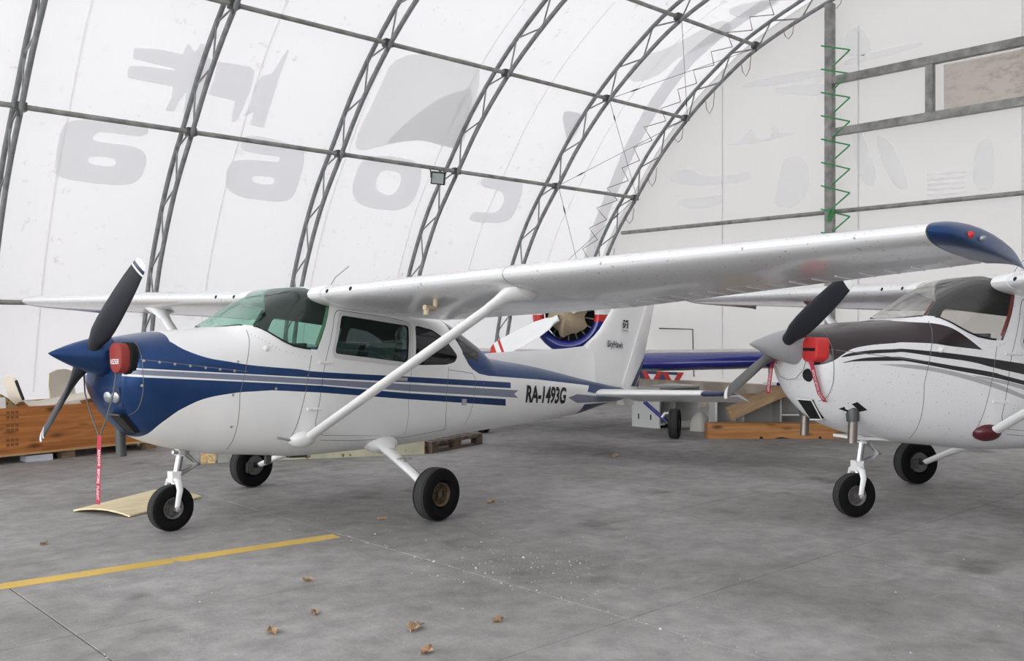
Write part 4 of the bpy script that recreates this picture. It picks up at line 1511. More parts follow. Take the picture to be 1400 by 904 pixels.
def livery_brown():
    def sm(L): return [tuple(q) for q in crom(L, 5).tolist()]
    BT = S([(-.745, 'T'), (-.03, 'T'), (-.03, 1.474)] + sm([(-.01, 1.464), (.10, 1.458), (.215, 1.452), (.315, 1.428), (.40, 1.385), (.48, 1.335), (.588, 1.264)]) + sm([(.585, 1.263), (.315, 1.278), (.154, 1.292), (-.091, 1.289), (-.165, 1.279), (-.355, 1.256), (-.514, 1.22), (-.6, 1.17), (-.648, 1.133), (-.70, 1.10), (-.745, 1.08)]))
    def band(u, l): return S(sm(u) + sm(l)[::-1])
    S1 = band([(-.615, 1.153), (-.542, 1.184), (-.361, 1.216), (-.173, 1.233), (-.071, 1.239), (.216, 1.228), (.462, 1.213), (.985, 1.17), (3.2, .98)], [(-.6, 1.15), (-.423, 1.182), (-.175, 1.206), (-.074, 1.212), (.234, 1.185), (.513, 1.161), (.989, 1.085), (3.2, .80)])
    S2 = band([(-.6, 1.111), (-.484, 1.142), (-.364, 1.161), (-.177, 1.174), (-.048, 1.168), (.318, 1.129), (.698, 1.09), (.991, 1.035), (3.0, .70)], [(-.588, 1.109), (-.483, 1.125), (-.177, 1.142), (-.048, 1.142), (.319, 1.096), (.7, 1.05), (.993, 1.001), (3.0, .66)])
    G1 = band([(-.308, 1.110), (0, 1.119), (.319, 1.085), (.702, 1.011), (.997, .921), (1.6, .74)], [(-.25, 1.107), (-.095, 1.095), (.197, 1.07), (.574, 1.0), (1.0, .887), (1.6, .69)])
    G2 = band([(.5, 1.061), (.7, 1.043), (.993, .994), (1.6, .86)], [(.547, 1.046), (.701, 1.018), (.995, .962), (1.6, .82)])
    return [(BT, 1), (S1, 2), (S2, 2), (G1, 3), (G2, 3)]

WSG = glass('green_windshield', (.58, .80, .71), 1.9)
SIDEG = glass('green_side_glass', (.46, .64, .57), 1.2)
DARKG = glass('smoked_glass', (.10, .10, .11), 1.0)
CLEARG = glass('clear_windshield', (.80, .79, .77), 1.9)
CLEARS = glass('clear_side_glass', (.72, .71, .69), 1.2)
# colour per blade section: 0 dark, 1 white, 2 stripe
STY1 = [0] * 7 + [1, 2, 1, 1, 1, 1, 1]
STY1[7:] = [1, 2, 2, 1, 1, 1, 1]
STY2 = [0] * 8 + [1] * 6
plane1 = build_airplane(dict(
    name='airplane', loc=(4.6056, 7.3635), rz=.1252, pp=.0654, prl=-.0124, lift=0.0, scale=1.0,
    label='blue and white high wing airplane with blue spinner parked in front',
    mats=[WHITE, BLUE, SLATE, NAVY], regions=livery_blue(), noseM=BLUE, frameM=P('light_grey_paint', (.62, .62, .62), .35),
    wsglass=WSG, sideglass=SIDEG, darkglass=DARKG, postM=LINGREEN, seatM=SEATM, tipM=BLUE, cuffM=WHITE, fairM=WHITE, gearM=WHITE,
    stabtipM=NAVY, rudM=WHITE, rudstripe=True, spinM=BLUE, psi=(math.radians(-47), math.radians(-47)), propR=.945, blade=STY1,
    bladeM=([BLADE, TEXTW, NAVY], [BLADE, TEXTW, NAVY]), hubM=HUBBROWN))
plane2 = build_airplane(dict(
    name='airplane', loc=(8.888, 3.070), rz=-.480, pp=.052, prl=-.013, lift=.055, scale=1.022,
    label='white high wing airplane with dark brown cowl top and grey spinner',
    mats=[SPECK, BROWN, BLACKP, GREYSTRIPE], regions=livery_brown(), noseM=WHITE, capM=SPECK, frameM=P('light_grey_paint', (.62, .62, .62), .35),
    wsglass=CLEARG, sideglass=CLEARS, darkglass=DARKG, postM=LINRED, seatM=SEATRED, tipM=MAROON, cuffM=MAROON, fairM=MAROON, gearM=WHITE,
    stabtipM=WHITE, rudM=WHITE, spinM=P('grey_spinner_paint', (.36, .36, .37), .45), psi=(math.radians(-61), math.radians(-64)), propR=1.01, blade=STY2,
    bladeM=([BLADE, TEXTW, NAVY], [BLADE2, TEXTW, NAVY]), hubM=HUBGREY, beacon=True, few=True))

# ------------------------------------------------------------------ what only the blue airplane has
def extras1(A):
    def skin(x0, x1, z0, z1, off=.003, dz=0.0):
        def f(u, v):
            x = x0 + (x1 - x0) * u; z = z0 + (z1 - z0) * v + dz * u
            y, zz = sec(x, s_of(x, z))
            return A.M @ Vector((x, -y - off, z))
        return f
    put_text('registration_lettering', 'RA-1493G', skin(3.735, 4.575, .922, 1.117, .005, dz=-.012), TEXTB, A.root, .035, 3)
    def finp(x0, x1, z0, z1, y=-.062):
        return lambda u, v: A.M @ Vector((x0 + (x1 - x0) * u, y, z0 + (z1 - z0) * v))
    put_text('fin_lettering', 'SkyHawk', finp(5.66, 6.02, 1.60, 1.71), P('grey_lettering', (.07, .07, .08), .5), A.root, .02)
    put_text('small_lettering', 'Cessna', finp(5.99, 6.12, 1.845, 1.875), TEXTB, A.root)
    m = MB()
    lg = lambda u, v: (5.99 + .125 * u, -.0625, 1.885 + .105 * v)
    m.add([lg(0, 1), lg(.5, 1), lg(.15, .72)], [(0, 1, 2)])
    m.add([lg(.55, 1), lg(1, 1), lg(1, .78), lg(.35, .72)], [(0, 1, 2, 3)])
    m.add([lg(0, .62), lg(.38, .66), lg(.1, .3)], [(0, 1, 2)])
    m.add([lg(.75, .66), lg(1, .7), lg(1, 0), lg(.75, 0)], [(0, 1, 2, 3)])
    m.add([lg(.45, .62), lg(.62, .55), lg(.3, 0), lg(.0, 0)], [(0, 1, 2, 3)])
    A.part('emblem', m, TEXTB, smooth=False)
    # landing lights in their recess, chin scoop, exhaust
    m = MB()
    def fr(y, z):   # point on the nose front at y,z
        lo_, hi_ = XN, -.3
        for _ in range(40):
            mid = (lo_ + hi_) / 2
            if hw_at(mid, z) > abs(y): hi_ = mid
            else: lo_ = mid
        return hi_
    c = [(-.235, 1.0), (.01, 1.0), (.01, .86), (-.215, .86)]
    vs = [(fr(y, z) - .006, y, z) for y, z in c] + [(fr(y, z) + .03, y * .96 - .008, z) for y, z in c]
    m.add(vs, [(0, 1, 2, 3), (0, 1, 5, 4), (1, 2, 6, 5), (2, 3, 7, 6), (3, 0, 4, 7)])
    R_ = A.part('light_recess', m, NAVY, smooth=False)  # same blue as the nose, its shade put in as darker navy
    for y in (-.07, -.168):
        x = fr(y, .925) - .008
        m = MB()
        m.lathe([(.040, 0.012), (.040, 0.004), (.036, .001), (.02, -.002), (.001, -.003)], (x, y, .925), (1, .3, .2), 20)
        A.part('landing_light', m, LAMP, R_)
    m = MB()
    m.hexa([(-.705, -.04, .80), (-.69, -.19, .80), (-.565, -.17, .665), (-.575, -.04, .665), (-.65, -.04, .82), (-.63, -.19, .82), (-.48, -.17, .69), (-.48, -.04, .69)])
    s_ = A.part('chin_scoop', m, GASKET, smooth=False)
    for k in range(6):
        m = MB()
        y = -.035 - .03 * k
        m.tube([(-.70, y * .85 - .02, .789), (-.575, y * .8 - .02, .672)], .004, 5)
        A.part('scoop_bar', m, DARKSTEEL, s_)
    m = MB()
    m.tube([(-.705, -.19, .80), (-.715, -.04, .80)], .008, 6)
    A.part('scoop_lip', m, DARKSTEEL, s_)
    m = MB()
    ex = (-.50, .17)
    m.lathe([(.030, .06), (.036, .055), (.038, -.10), (.040, -.155), (.034, -.155), (.033, -.05)], (ex[0], ex[1], .625), (-.12, 0, 1), 18)
    A.part('exhaust_pipe', m, DARKSTEEL)
    # bits under the belly
    m = MB()
    m.box((.62, -.15, .425), (.05, .03, .07))
    A.part('belly_drain', m, DARKSTEEL, smooth=False)
    m = MB()
    m.box((.95, -.1, .438), (.18, .06, .02))
    A.part('belly_antenna', m, DARKSTEEL, smooth=False)
    m = MB()
    m.tube([A.on(.48, .635, .012)[0], A.on(.60, .615, .014)[0]], .010, 6)
    A.part('belly_vent', m, STEEL)
    # fuel vent under the port wing
    st = wst(1.55, -1)
    z = st[2] - .045
    m = MB()
    m.tube([(1.05, -1.60, z + .01), (1.05, -1.60, z - .045)], .017, 10)
    w = A.part('fuel_vent', m, STEEL)
    m = MB()
    m.tube([(1.05, -1.60, z - .035), (1.05, -1.60, z - .095), (1.035, -1.60, z - .115), (.93, -1.60, z - .115)], .022, 10)
    m.tube([(.955, -1.60, z - .12), (.955, -1.60, z - .17)], .024, 10)
    A.part('vent_elbow', m, P('yellowed_plastic', (.50, .41, .27), .5), w)
    m = MB()
    m.tube([(1.05, -1.25, z + .0), (1.05, -1.25, z - .05)], .010, 8)
    A.part('sump_drain', m, WHITE)
    m = MB()
    p, n = A.on(.30, 1.335, .0)
    m.lathe([(.022, -.005), (.022, .01), (.012, .02), (.001, .022)], p, n, 10)
    A.part('static_button', m, WHITE)
    # cargo latch on the aft fuselage
    m = MB()
    p, n = A.on(2.62, .93, .006); m.box(p, (.06, .014, .06))
    p, n = A.on(2.66, .905, .006); m.lathe([(.01, 0), (.001, .006)], p, n, 8)
    A.part('baggage_latch', m, STEEL, smooth=False)
extras1(plane1)

def rounded_box(cx, cy, cz, dx, dy, dz, r, n=5):
    """box along x with rounded (y,z) outline"""
    pts = []
    for sy, sz, a0 in ((1, 1, 0), (-1, 1, 90), (-1, -1, 180), (1, -1, 270)):
        for k in range(n + 1):
            a = math.radians(a0 + 90 * k / n)
            pts.append((sy * (dy / 2 - r) + r * math.cos(a), sz * (dz / 2 - r) + r * math.sin(a)))
    m = MB()
    rings = [(-.5, .90), (-.46, .97), (-.40, 1.0), (.5, 1.0)]
    vs = []
    for f, s in rings:
        vs += [(cx + f * dx, cy + y * s, cz + z * s) for y, z in pts]
    k = len(pts)
    m.add(vs, [(i * k + j, i * k + (j + 1) % k, (i + 1) * k + (j + 1) % k, (i + 1) * k + j) for i in range(3) for j in range(k)] + [tuple(range(k)), tuple(range(3 * k, 4 * k))[::-1]])
    return m
def world_root(A, name, p):
    """a top-level empty set where the given point of an airplane is"""
    bpy.context.view_layer.update()
    M = A.root.matrix_world
    o = empty(name, M @ (A.M @ Vector(p)), A.root.rotation_euler.z)
    o.scale = A.root.scale
    return o, Vector(A.M @ Vector(p))
def tpart(A, o, org, name, mb, mats, smooth=True, parent=None, sharp=38):
    mb.xf(A.M)
    mb.v = [(x - org.x, y - org.y, z - org.z) for x, y, z in mb.v]
    return mb.build(name, mats, parent or o, smooth, sharp)
def ribbon(A, o, org, pts, w, text, wdir):
    """warning ribbon hanging along pts, lettered lengthways"""
    m = MB()
    pts = [Vector(p) for p in pts]
    wd = Vector(wdir).normalized() * (w / 2)
    L = [0]
    for a, b in zip(pts[:-1], pts[1:]): L.append(L[-1] + (b - a).length)
    nrm = Vector((-wd.y, wd.x, 0)).normalized() * -.0012
    vs = []
    for p in pts: vs += [p - wd + nrm, p + wd + nrm, p - wd - nrm, p + wd - nrm]
    fs = []
    for i in range(len(pts) - 1):
        a = 4 * i
        fs += [(a, a + 1, a + 5, a + 4), (a + 2, a + 6, a + 7, a + 3), (a, a + 4, a + 6, a + 2), (a + 1, a + 3, a + 7, a + 5)]
    m.add(vs, fs)
    r = tpart(A, o, org, 'warning_ribbon', m, RIBBON, smooth=False)
    def at(s):
        s *= L[-1]
        i = min(len(pts) - 2, max(0, bisect.bisect_right(L, s) - 1))
        return pts[i].lerp(pts[i + 1], (s - L[i]) / (L[i + 1] - L[i]))
    side = nrm * 2.4
    if side.x > 0: side = -side
    def f(u, v):
        p = at(.22 + .72 * u) + wd * (2 * (.22 + .56 * (1 - v)) - 1) * -1 + side
        return (A.M @ p) - org
    put_text('ribbon_lettering', text, f, TEXTW, r)
    return r
# red inlet plug of the blue airplane with cords and ribbon
o, org = world_root(plane1, 'inlet_plug', (-.75, -.25, 1.21))
tag(o, 'dark red cloth inlet plug with white lettering beside the blue spinner', 'engine plug')
m = rounded_box(-.765, -.264, 1.21, .09, .20, .215, .07)
m.v = [(x, y - (.05 * (1.32 - z) / .215 if y > -.265 else 0) + (.02 * max(0, z - 1.22) / .1 if y < -.265 else 0), z) for x, y, z in m.v]
tpart(plane1, o, org, 'plug_cover', m, REDCLOTH)
tpart(plane1, o, org, 'foam_rim', rounded_box(-.720, -.272, 1.21, .045, .228, .230, .08), BLACKFOAM)
def pf(u, v):
    return (plane1.M @ Vector((-.8135, -.222 - .12 * u, 1.165 + .038 * v))) - org
put_text('plug_lettering', 'N5250R', pf, TEXTW, o, .01)
bot = Vector((-.80, -.105, .655))
for L in ([(-.79, -.27, 1.11), (-.80, -.265, .95), (-.80, -.20, .80), bot + Vector((0, -.015, 0))], [(-.79, .22, 1.11), (-.80, .16, .95), (-.80, .05, .80), bot + Vector((0, .015, 0))]):
    m = MB()
    m.tube(L, .006, 6)
    tpart(plane1, o, org, 'cord', m, P('grey_cord', (.10, .12, .11), .8))
ribbon(plane1, o, org, [bot + Vector((.002 * k, .004 * math.sin(k), -.0497 * k)) for k in range(11)], .034, 'REMOVE  BEFORE  FLIGHT', (.45, -1, 0))

# ------------------------------------------------------------------ what only the brown topped airplane has
def extras2(A):
    for sd in (-1, 1):
        m = MB()
        m.tube([(-.42, sd * .32, .77), (-.42, sd * .33, .70), (-.415, sd * .33, .66)], [.050, .050, .048], 18)
        e = A.part('exhaust_pipe', m, DARKSTEEL)
        m = MB()
        m.lathe([(.036, .02), (.036, -.12), (.037, -.17), (.031, -.17), (.030, -.10)], (-.415, sd * .33, .66), (0, 0, 1), 18)
        A.part('exhaust_tip', m, P('heat_stained_steel', (.22, .19, .17), .35, metal=.8), e)
        m = MB()
        p = []
        for a, b in ((-.10, 0), (0, .06), (.10, .0), (0, -.03)):
            q, n = A.on(-.435 + a, .755 + b, .006, sd); p.append(q)
        m.add(p, [(0, 1, 2, 3)])
        A.part('exhaust_cutout', m, GASKET, e, smooth=False)
    m = MB()
    c = [(-.672, .79, -.01), (-.655, .79, -.20), (-.505, .64, -.20), (-.535, .64, -.01)]
    def on_front(y, z):
        lo_, hi_ = XN, -.2
        for _ in range(40):
            mid = (lo_ + hi_) / 2
            if hw_at(mid, z) > abs(y): hi_ = mid
            else: lo_ = mid
        return hi_
    m.hexa([(-.705, -.0, .80), (-.685, -.17, .80), (-.555, -.12, .655), (-.575, 0, .645), (-.62, 0, .84), (-.6, -.17, .84), (-.46, -.12, .70), (-.46, 0, .70)])
    s_ = A.part('chin_inlet', m, GASKET, smooth=False)
    m = MB()
    m.tube([(-.71, 0, .805), (-.69, -.175, .805), (-.557, -.125, .653), (-.58, 0, .643)], .006, 6)
    A.part('inlet_lip', m, WHITE, s_)
    m = MB()
    x = on_front(-.20, 1.0)
    m.lathe([(.052, .004), (.048, -.004), (.001, -.004)], (x - .004, -.20, 1.0), (1, .35, .15), 20)
    A.part('air_hole', m, GASKET)
    m = MB()
    m.box((-.05, 0, .512), (.42, .30, .022))
    A.part('belly_plate', m, WHITE, smooth=False)
    m = MB()
    p, n = A.on(.22, 1.245, .0)
    m.lathe([(.022, -.005), (.022, .01), (.012, .02), (.001, .022)], p, n, 10)
    A.part('static_button', m, WHITE)
extras2(plane2)
for sd, lab in ((-1, 'bright red inlet plug with a black handle beside the grey spinner'), (1, 'red inlet plug behind the grey spinner with only its ribbon hanging in view')):
    py = .285 if sd < 0 else .262
    o, org = world_root(plane2, 'inlet_plug', (-.74, sd * py, 1.20))
    tag(o, lab, 'engine plug')
    tpart(plane2, o, org, 'plug_cover', rounded_box(-.745, sd * py, 1.20, .11, .20, .19, .05), REDBRIGHT)
    m = MB()
    m.box((-.804, sd * py, 1.20), (.008, .15, .022))
    tpart(plane2, o, org, 'handle', m, BLACKFOAM, smooth=False)
    if sd < 0:
        pts = [(-.80, -.30, 1.115), (-.785, -.315, 1.07), (-.765, -.315, 1.0), (-.735, -.31, .93), (-.70, -.295, .86), (-.655, -.31, .80)]
    else:
        pts = [(-.79, .25, 1.10), (-.80, .26, 1.03), (-.80, .27, .96), (-.795, .29, .90), (-.785, .31, .86), (-.775, .33, .83)]
    ribbon(plane2, o, org, pts, .036, 'REMOVE BEFORE FLIGHT', (.5, -1, 0))
    if sd < 0:
        m = MB()
        m.tube([(-.80, -.25, 1.12), (-.79, -.20, 1.04), (-.79, -.10, .97), (-.80, 0, .955), (-.81, .1, .98), (-.80, .2, 1.07)], .004, 6)
        tpart(plane2, o, org, 'cord', m, P('wire_cord', (.35, .33, .28), .6))
# ------------------------------------------------------------------ third airplane: low wing, radial engine, behind the others
def build_radial():
    R = empty('airplane', (10.15, 9.59, 0), math.radians(32))
    tag(R, 'low wing airplane with blue radial engine cowling standing behind the blue and white one', 'airplane')
    zc = 1.78
    def lathe_band(prof, x0, n=48):
        """body of revolution coloured by height: blue below, red band, white above"""
        m = MB()
        vs = []
        for r, h in prof:
            for j in range(n):
                t = 2 * math.pi * j / n
                vs.append((x0 + h, r * math.sin(t), zc + r * math.cos(t)))
        fs, mi = [], []
        for i in range(len(prof) - 1):
            for j in range(n):
                t = 2 * math.pi * (j + .5) / n
                rr = (prof[i][0] + prof[i + 1][0]) / 2
                z = rr * math.cos(t)
                fs.append((i * n + j, i * n + (j + 1) % n, (i + 1) * n + (j + 1) % n, (i + 1) * n + j))
                mi.append(0 if z < -.10 else (1 if z < -.01 else 2))
        m.add(vs, fs); m.m = mi
        return m
    # finer profile so that the red band has clean edges
    cow = lathe_band([(.37, .10), (.38, .03), (.41, .0), (.45, -.005), (.50, .03), (.54, .10), (.565, .22), (.575, .5), (.57, .95)], -.62, 96)
    C_ = cow.build('engine_cowling', [YAKBLUE, YAKRED, WHITE], R)
    m = MB()
    m.lathe([(.37, 0), (.001, .0)], (-.45, 0, zc), (1, 0, 0), 32)
    E_ = m.build('engine_face', BLACKFOAM, R)
    for k in range(18):
        a = 2 * math.pi * k / 18
        m = MB()
        m.tube([(-.56, .20 * math.sin(a), zc + .20 * math.cos(a)), (-.56, .37 * math.sin(a), zc + .37 * math.cos(a))], .012, 6)
        m.build('shutter_vane', DARKSTEEL, E_)
    # crumpled cloth tied over the hub
    m = MB()
    vs, fs = [], []
    na, nr = 28, 7
    for i in range(nr + 1):
        r = .27 * i / nr
        for j in range(na):
            a = 2 * math.pi * j / na
            w = 1 + .10 * math.sin(5 * a) + .06 * math.sin(9 * a + 1)
            vs.append((-.80 + .62 * r * r / .27 * 1.3 - .02 * math.sin(7 * a) * i / nr, r * w * math.sin(a), zc - .03 + r * w * math.cos(a)))
    for i in range(nr):
        for j in range(na):
            fs.append((i * na + j, i * na + (j + 1) % na, (i + 1) * na + (j + 1) % na, (i + 1) * na + j))
    m.add(vs, fs)
    m.build('hub_cover', P('beige_canvas', (.36, .29, .19), .9, bump=.5, bscale=12), R)
    # paddle blades
    hub = Vector((-.80, 0, zc))
    psi = math.radians(117)
    for sg in (1, -1):
        rad = Vector((0, math.sin(psi) * sg, math.cos(psi) * sg))
        tan = Vector((0, rad.z, -rad.y))
        st = [(.10, .05, 1.0, .05), (.18, .06, .8, .045), (.28, .11, .62, .03), (.45, .135, .5, .022), (.7, .14, .42, .018), (.95, .135, .38, .014), (1.02, .132, .37, .012), (1.06, .130, .37, .012), (1.10, .127, .37, .011), (1.13, .122, .36, .01), (1.19, .085, .36, .008), (1.22, .02, .36, .004)]
        col = [0, 0, 0, 0, 0, 0, 1, 0, 0, 1, 1]
        n = 14
        vs, fs, mi = [], [], []
        for r, hc, pit, th in st:
            cd_ = tan * math.cos(pit) + Vector((-1, 0, 0)) * math.sin(pit)
            nd = rad.cross(cd_)
            for j in range(n):
                t = 2 * math.pi * j / n
                vs.append(hub + rad * r + cd_ * hc * math.cos(t) + nd * th * math.sin(t))
        for i in range(len(st) - 1):
            for j in range(n):
                fs.append((i * n + j, i * n + (j + 1) % n, (i + 1) * n + (j + 1) % n, (i + 1) * n + j)); mi.append(col[i])
        m = MB(); m.v = [tuple(v) for v in vs]; m.f = fs; m.m = mi
        m.build('propeller_blade', [WHITE, YAKRED], R)
    # fuselage
    m = MB()
    secs = [(.30, .53, .54, 1.83), (.9, .54, .60, 1.80), (1.6, .55, .72, 1.85), (2.4, .52, .70, 1.85), (3.2, .42, .45, 1.78), (4.5, .27, .30, 1.72), (5.8, .12, .16, 1.68), (6.2, .03, .10, 1.68)]
    n = 32
    vs, fs, mi = [], [], []
    for x, w, h_, z in secs:
        for j in range(n):
            t = 2 * math.pi * j / n
            vs.append((x, w * math.sin(t), z + h_ * math.cos(t)))
    for i in range(len(secs) - 1):
        for j in range(n):
            t = 2 * math.pi * (j + .5) / n
            fs.append((i * n + j, i * n + (j + 1) % n, (i + 1) * n + (j + 1) % n, (i + 1) * n + j))
            mi.append(0 if math.cos(t) < -.2 else (1 if math.cos(t) < 0 else 2))
    m.add(vs, fs); m.m = mi
    m.build('fuselage', [YAKBLUE, YAKRED, WHITE], R)
    m = MB()
    m.add([(5.0, 0, 1.9), (6.2, 0, 1.78), (6.5, 0, 3.0), (5.9, 0, 3.0), (5.0, .04, 1.9), (6.2, .02, 1.78), (6.5, .02, 3.0), (5.9, .03, 3.0)], [(0, 1, 2, 3), (7, 6, 5, 4), (0, 4, 5, 1), (1, 5, 6, 2), (2, 6, 7, 3), (3, 7, 4, 0)])
    m.build('fin', WHITE, R, smooth=False)
    for sd in (-1, 1):
        st = [(sd * y, .28 + .02 * y, 1.03 + .03 * y, 2.0 - .12 * y, -.06, 1.45) for y in (.3, 1.5, 3, 4.3, 5.0)]
        w = wing_loft(st, 0, .12, 10).build('wing_leading_edge', YAKBLUE, R)
        a = [(y, x, z, c, d, t * 1.0) for y, x, z, c, d, t in st]
        wing_loft(a, .12, 1, 12).build('wing', P('faded_white_paint', (.55, .53, .50), .5, vary=.15, vscale=6), R)
        m = MB()
        m.box((1.0, sd * 2.0, 1.04), (.5, .8, .02))
        m.build('gear_door', P('faded_white_paint', (.55, .53, .50), .5), R, smooth=False)
        # leg and wheel
        m = MB()
        m.tube([(.05, sd * .45, .97), (.02, sd * .95, .56)], .036, 12)
        L = m.build('gear_leg', YAKBLUE, R)
        m = MB()
        m.tube([(.02, sd * .97, .545), (.02, sd * 1.0, .52)], .042, 12, mi=0)
        m.build('leg_clamp', WHITE, L)
        m = MB()
        m.tube([(.02, sd * .94, .57), (.0, sd * 1.34, .225)], .028, 12)
        m.build('oleo_piston', YAKBLUE, L)
        m = MB()
        m.tube([(-.02, sd * 1.26, .30), (-.02, sd * 1.30, .36), (0, sd * 1.36, .36)], .018, 8)
        m.build('scissor_link', WHITE, L)
        m = MB()
        m.tube([(0, sd * 1.30, .215), (0, sd * 1.46, .215)], .03, 10)
        m.build('axle', DARKSTEEL, L)
        wh = wheel_mb((0, sd * 1.44, .215), .215, .16).build('main_wheel', [RUBBER, TREAD], R)
        hub_mb((0, sd * 1.44, .215), .2, .16).build('hub', HUBGREY, wh)
    m = MB()
    m.tube([(.62, -2.75, 1.03), (.62, -2.75, .78)], .008, 6)
    r = m.build('gear_indicator_rod', DARKSTEEL, R)
    m = MB()
    m.tube([(.62, -2.67, .77), (.62, -2.86, .77)], .022, 8)
    m.build('rod_foot', WHITE, r)
    m = MB()
    m.tube([(.62, -2.86, .77), (.62, -3.02, .77)], .022, 8)
    m.build('rod_foot_end', YAKBLUE, r)
build_radial()

# ------------------------------------------------------------------ things on the floor
m = MB()
yl = [(-6, 6.77), (3.84, 6.06), (3.86, 6.20), (-6, 6.93)]
m.prism(yl, lambda x, y: (x, y, -.002), lambda x, y: (x, y, .002))
o = m.build('floor_marking', P('yellow_floor_paint', (.62, .42, .09), .6, spots=((.33, .31, .28), .64), scale=9, vary=.12, vscale=3), smooth=False)
tag(o, 'faded yellow line painted on the concrete floor in front of the blue airplane', 'floor marking')

# plywood sheet
def plywood():
    c = [(2.70, 8.47), (2.96, 7.89), (3.80, 8.37), (3.62, 9.01)]
    n = 8
    m = MB()
    vs = []
    for k in (0, 1):
        for i in range(n + 1):
            for j in range(n + 1):
                u, v = i / n, j / n
                x = (c[0][0] * (1 - v) + c[1][0] * v) * (1 - u) + (c[3][0] * (1 - v) + c[2][0] * v) * u
                y = (c[0][1] * (1 - v) + c[1][1] * v) * (1 - u) + (c[3][1] * (1 - v) + c[2][1] * v) * u
                z = .004 + .035 * 4 * v * (1 - v) * (1 - .3 * u) + .014 * k
                vs.append((x - 3.27, y - 8.43, z))
    N = (n + 1) ** 2
    fs = []
    for i in range(n):
        for j in range(n):
            a = i * (n + 1) + j
            fs += [(a, a + n + 1, a + n + 2, a + 1), (N + a, N + a + 1, N + a + n + 2, N + a + n + 1)]
    for i in range(n):
        for a, b in ((i, i + 1), (n * (n + 1) + i, n * (n + 1) + i + 1), (i * (n + 1), (i + 1) * (n + 1)), (i * (n + 1) + n, (i + 1) * (n + 1) + n)):
            fs.append((a, b, N + b, N + a))
    m.add(vs, fs)
    o = m.build('plywood_sheet', wood('pale_plywood', (.66, .54, .32), (.82, .70, .46), (2, 9, 9), False), sharp=30)
    o.location = (3.27, 8.43, 0)
    tag(o, 'pale bowed plywood sheet lying on the floor behind the nose wheel', 'board')
plywood()

def crate():
    R = empty('wooden_crate', (1.0, 11.62, 0), math.radians(9.2))
    tag(R, 'long low orange brown plywood crate on feet by the left wall', 'crate')
    pw = wood('orange_plywood', (.30, .098, .022), (.56, .22, .060), (.9, 10, 13), True)
    pe = wood('plywood_edge', (.45, .27, .12), (.55, .36, .18), (1, 12, 12), False)
    L, D, z0, z1 = 4.12, 1.15, .095, .655
    for nm, c, d in (('side_panel', (L / 2, .012, (z0 + z1) / 2), (L, .024, z1 - z0)), ('side_panel', (L / 2, D - .012, (z0 + z1) / 2), (L, .024, z1 - z0)),
                     ('end_panel', (.012, D / 2, (z0 + z1) / 2), (.024, D - .05, z1 - z0)), ('end_panel', (L - .012, D / 2, (z0 + z1) / 2), (.024, D - .05, z1 - z0)),
                     ('bottom_panel', (L / 2, D / 2, z0 + .015), (L - .05, D - .05, .03))):
        MB().box(c, d).build(nm, pw, R, smooth=False)
    MB().box((L / 2, -.004, z0 + .012), (L, .012, .024)).build('bottom_rail', pe, R, smooth=False)
    ft = wood('pallet_wood', (.16, .10, .055), (.30, .20, .11), (3, 12, 12), False)
    for x in (.3, 1.5, 2.86, 3.95):
        for y in (.12, .58, 1.03):
            MB().box((x, y, .0475), (.16, .13, .095)).build('foot', ft, R, smooth=False)
    # stencilled marks
    sm = P('stencil_ink', (.22, .085, .03), .8)
    for k, z in enumerate((.53, .38, .21)):
        m = MB()
        for a in range(2):
            for b in range(3):
                m.add([(2.10 + b * .05, -.0008, z + a * .055), (2.14 + b * .05, -.0008, z + a * .055), (2.14 + b * .05, -.0008, z + .035 + a * .055), (2.10 + b * .05, -.0008, z + .035 + a * .055)], [(0, 1, 2, 3)])
        m.build('stencil_mark', sm, R, smooth=False)['kind'] = 'stuff'
    return R
crate()
def dome(dx, dy, h, n=24, k=8):
    m = MB()
    vs = []
    for i in range(k + 1):
        a = i / k * math.pi / 2
        for j in range(n):
            t = 2 * math.pi * j / n
            c, s = math.cos(t), math.sin(t)
            q = (abs(c) ** 3 + abs(s) ** 3) ** (-1 / 3)
            vs.append((dx * math.cos(a) * c * q, dy * math.cos(a) * s * q, h * math.sin(a)))
    m.add(vs, [(i * n + j, i * n + (j + 1) % n, (i + 1) * n + (j + 1) % n, (i + 1) * n + j) for i in range(k) for j in range(n)] + [tuple(range(n))[::-1]])
    return m
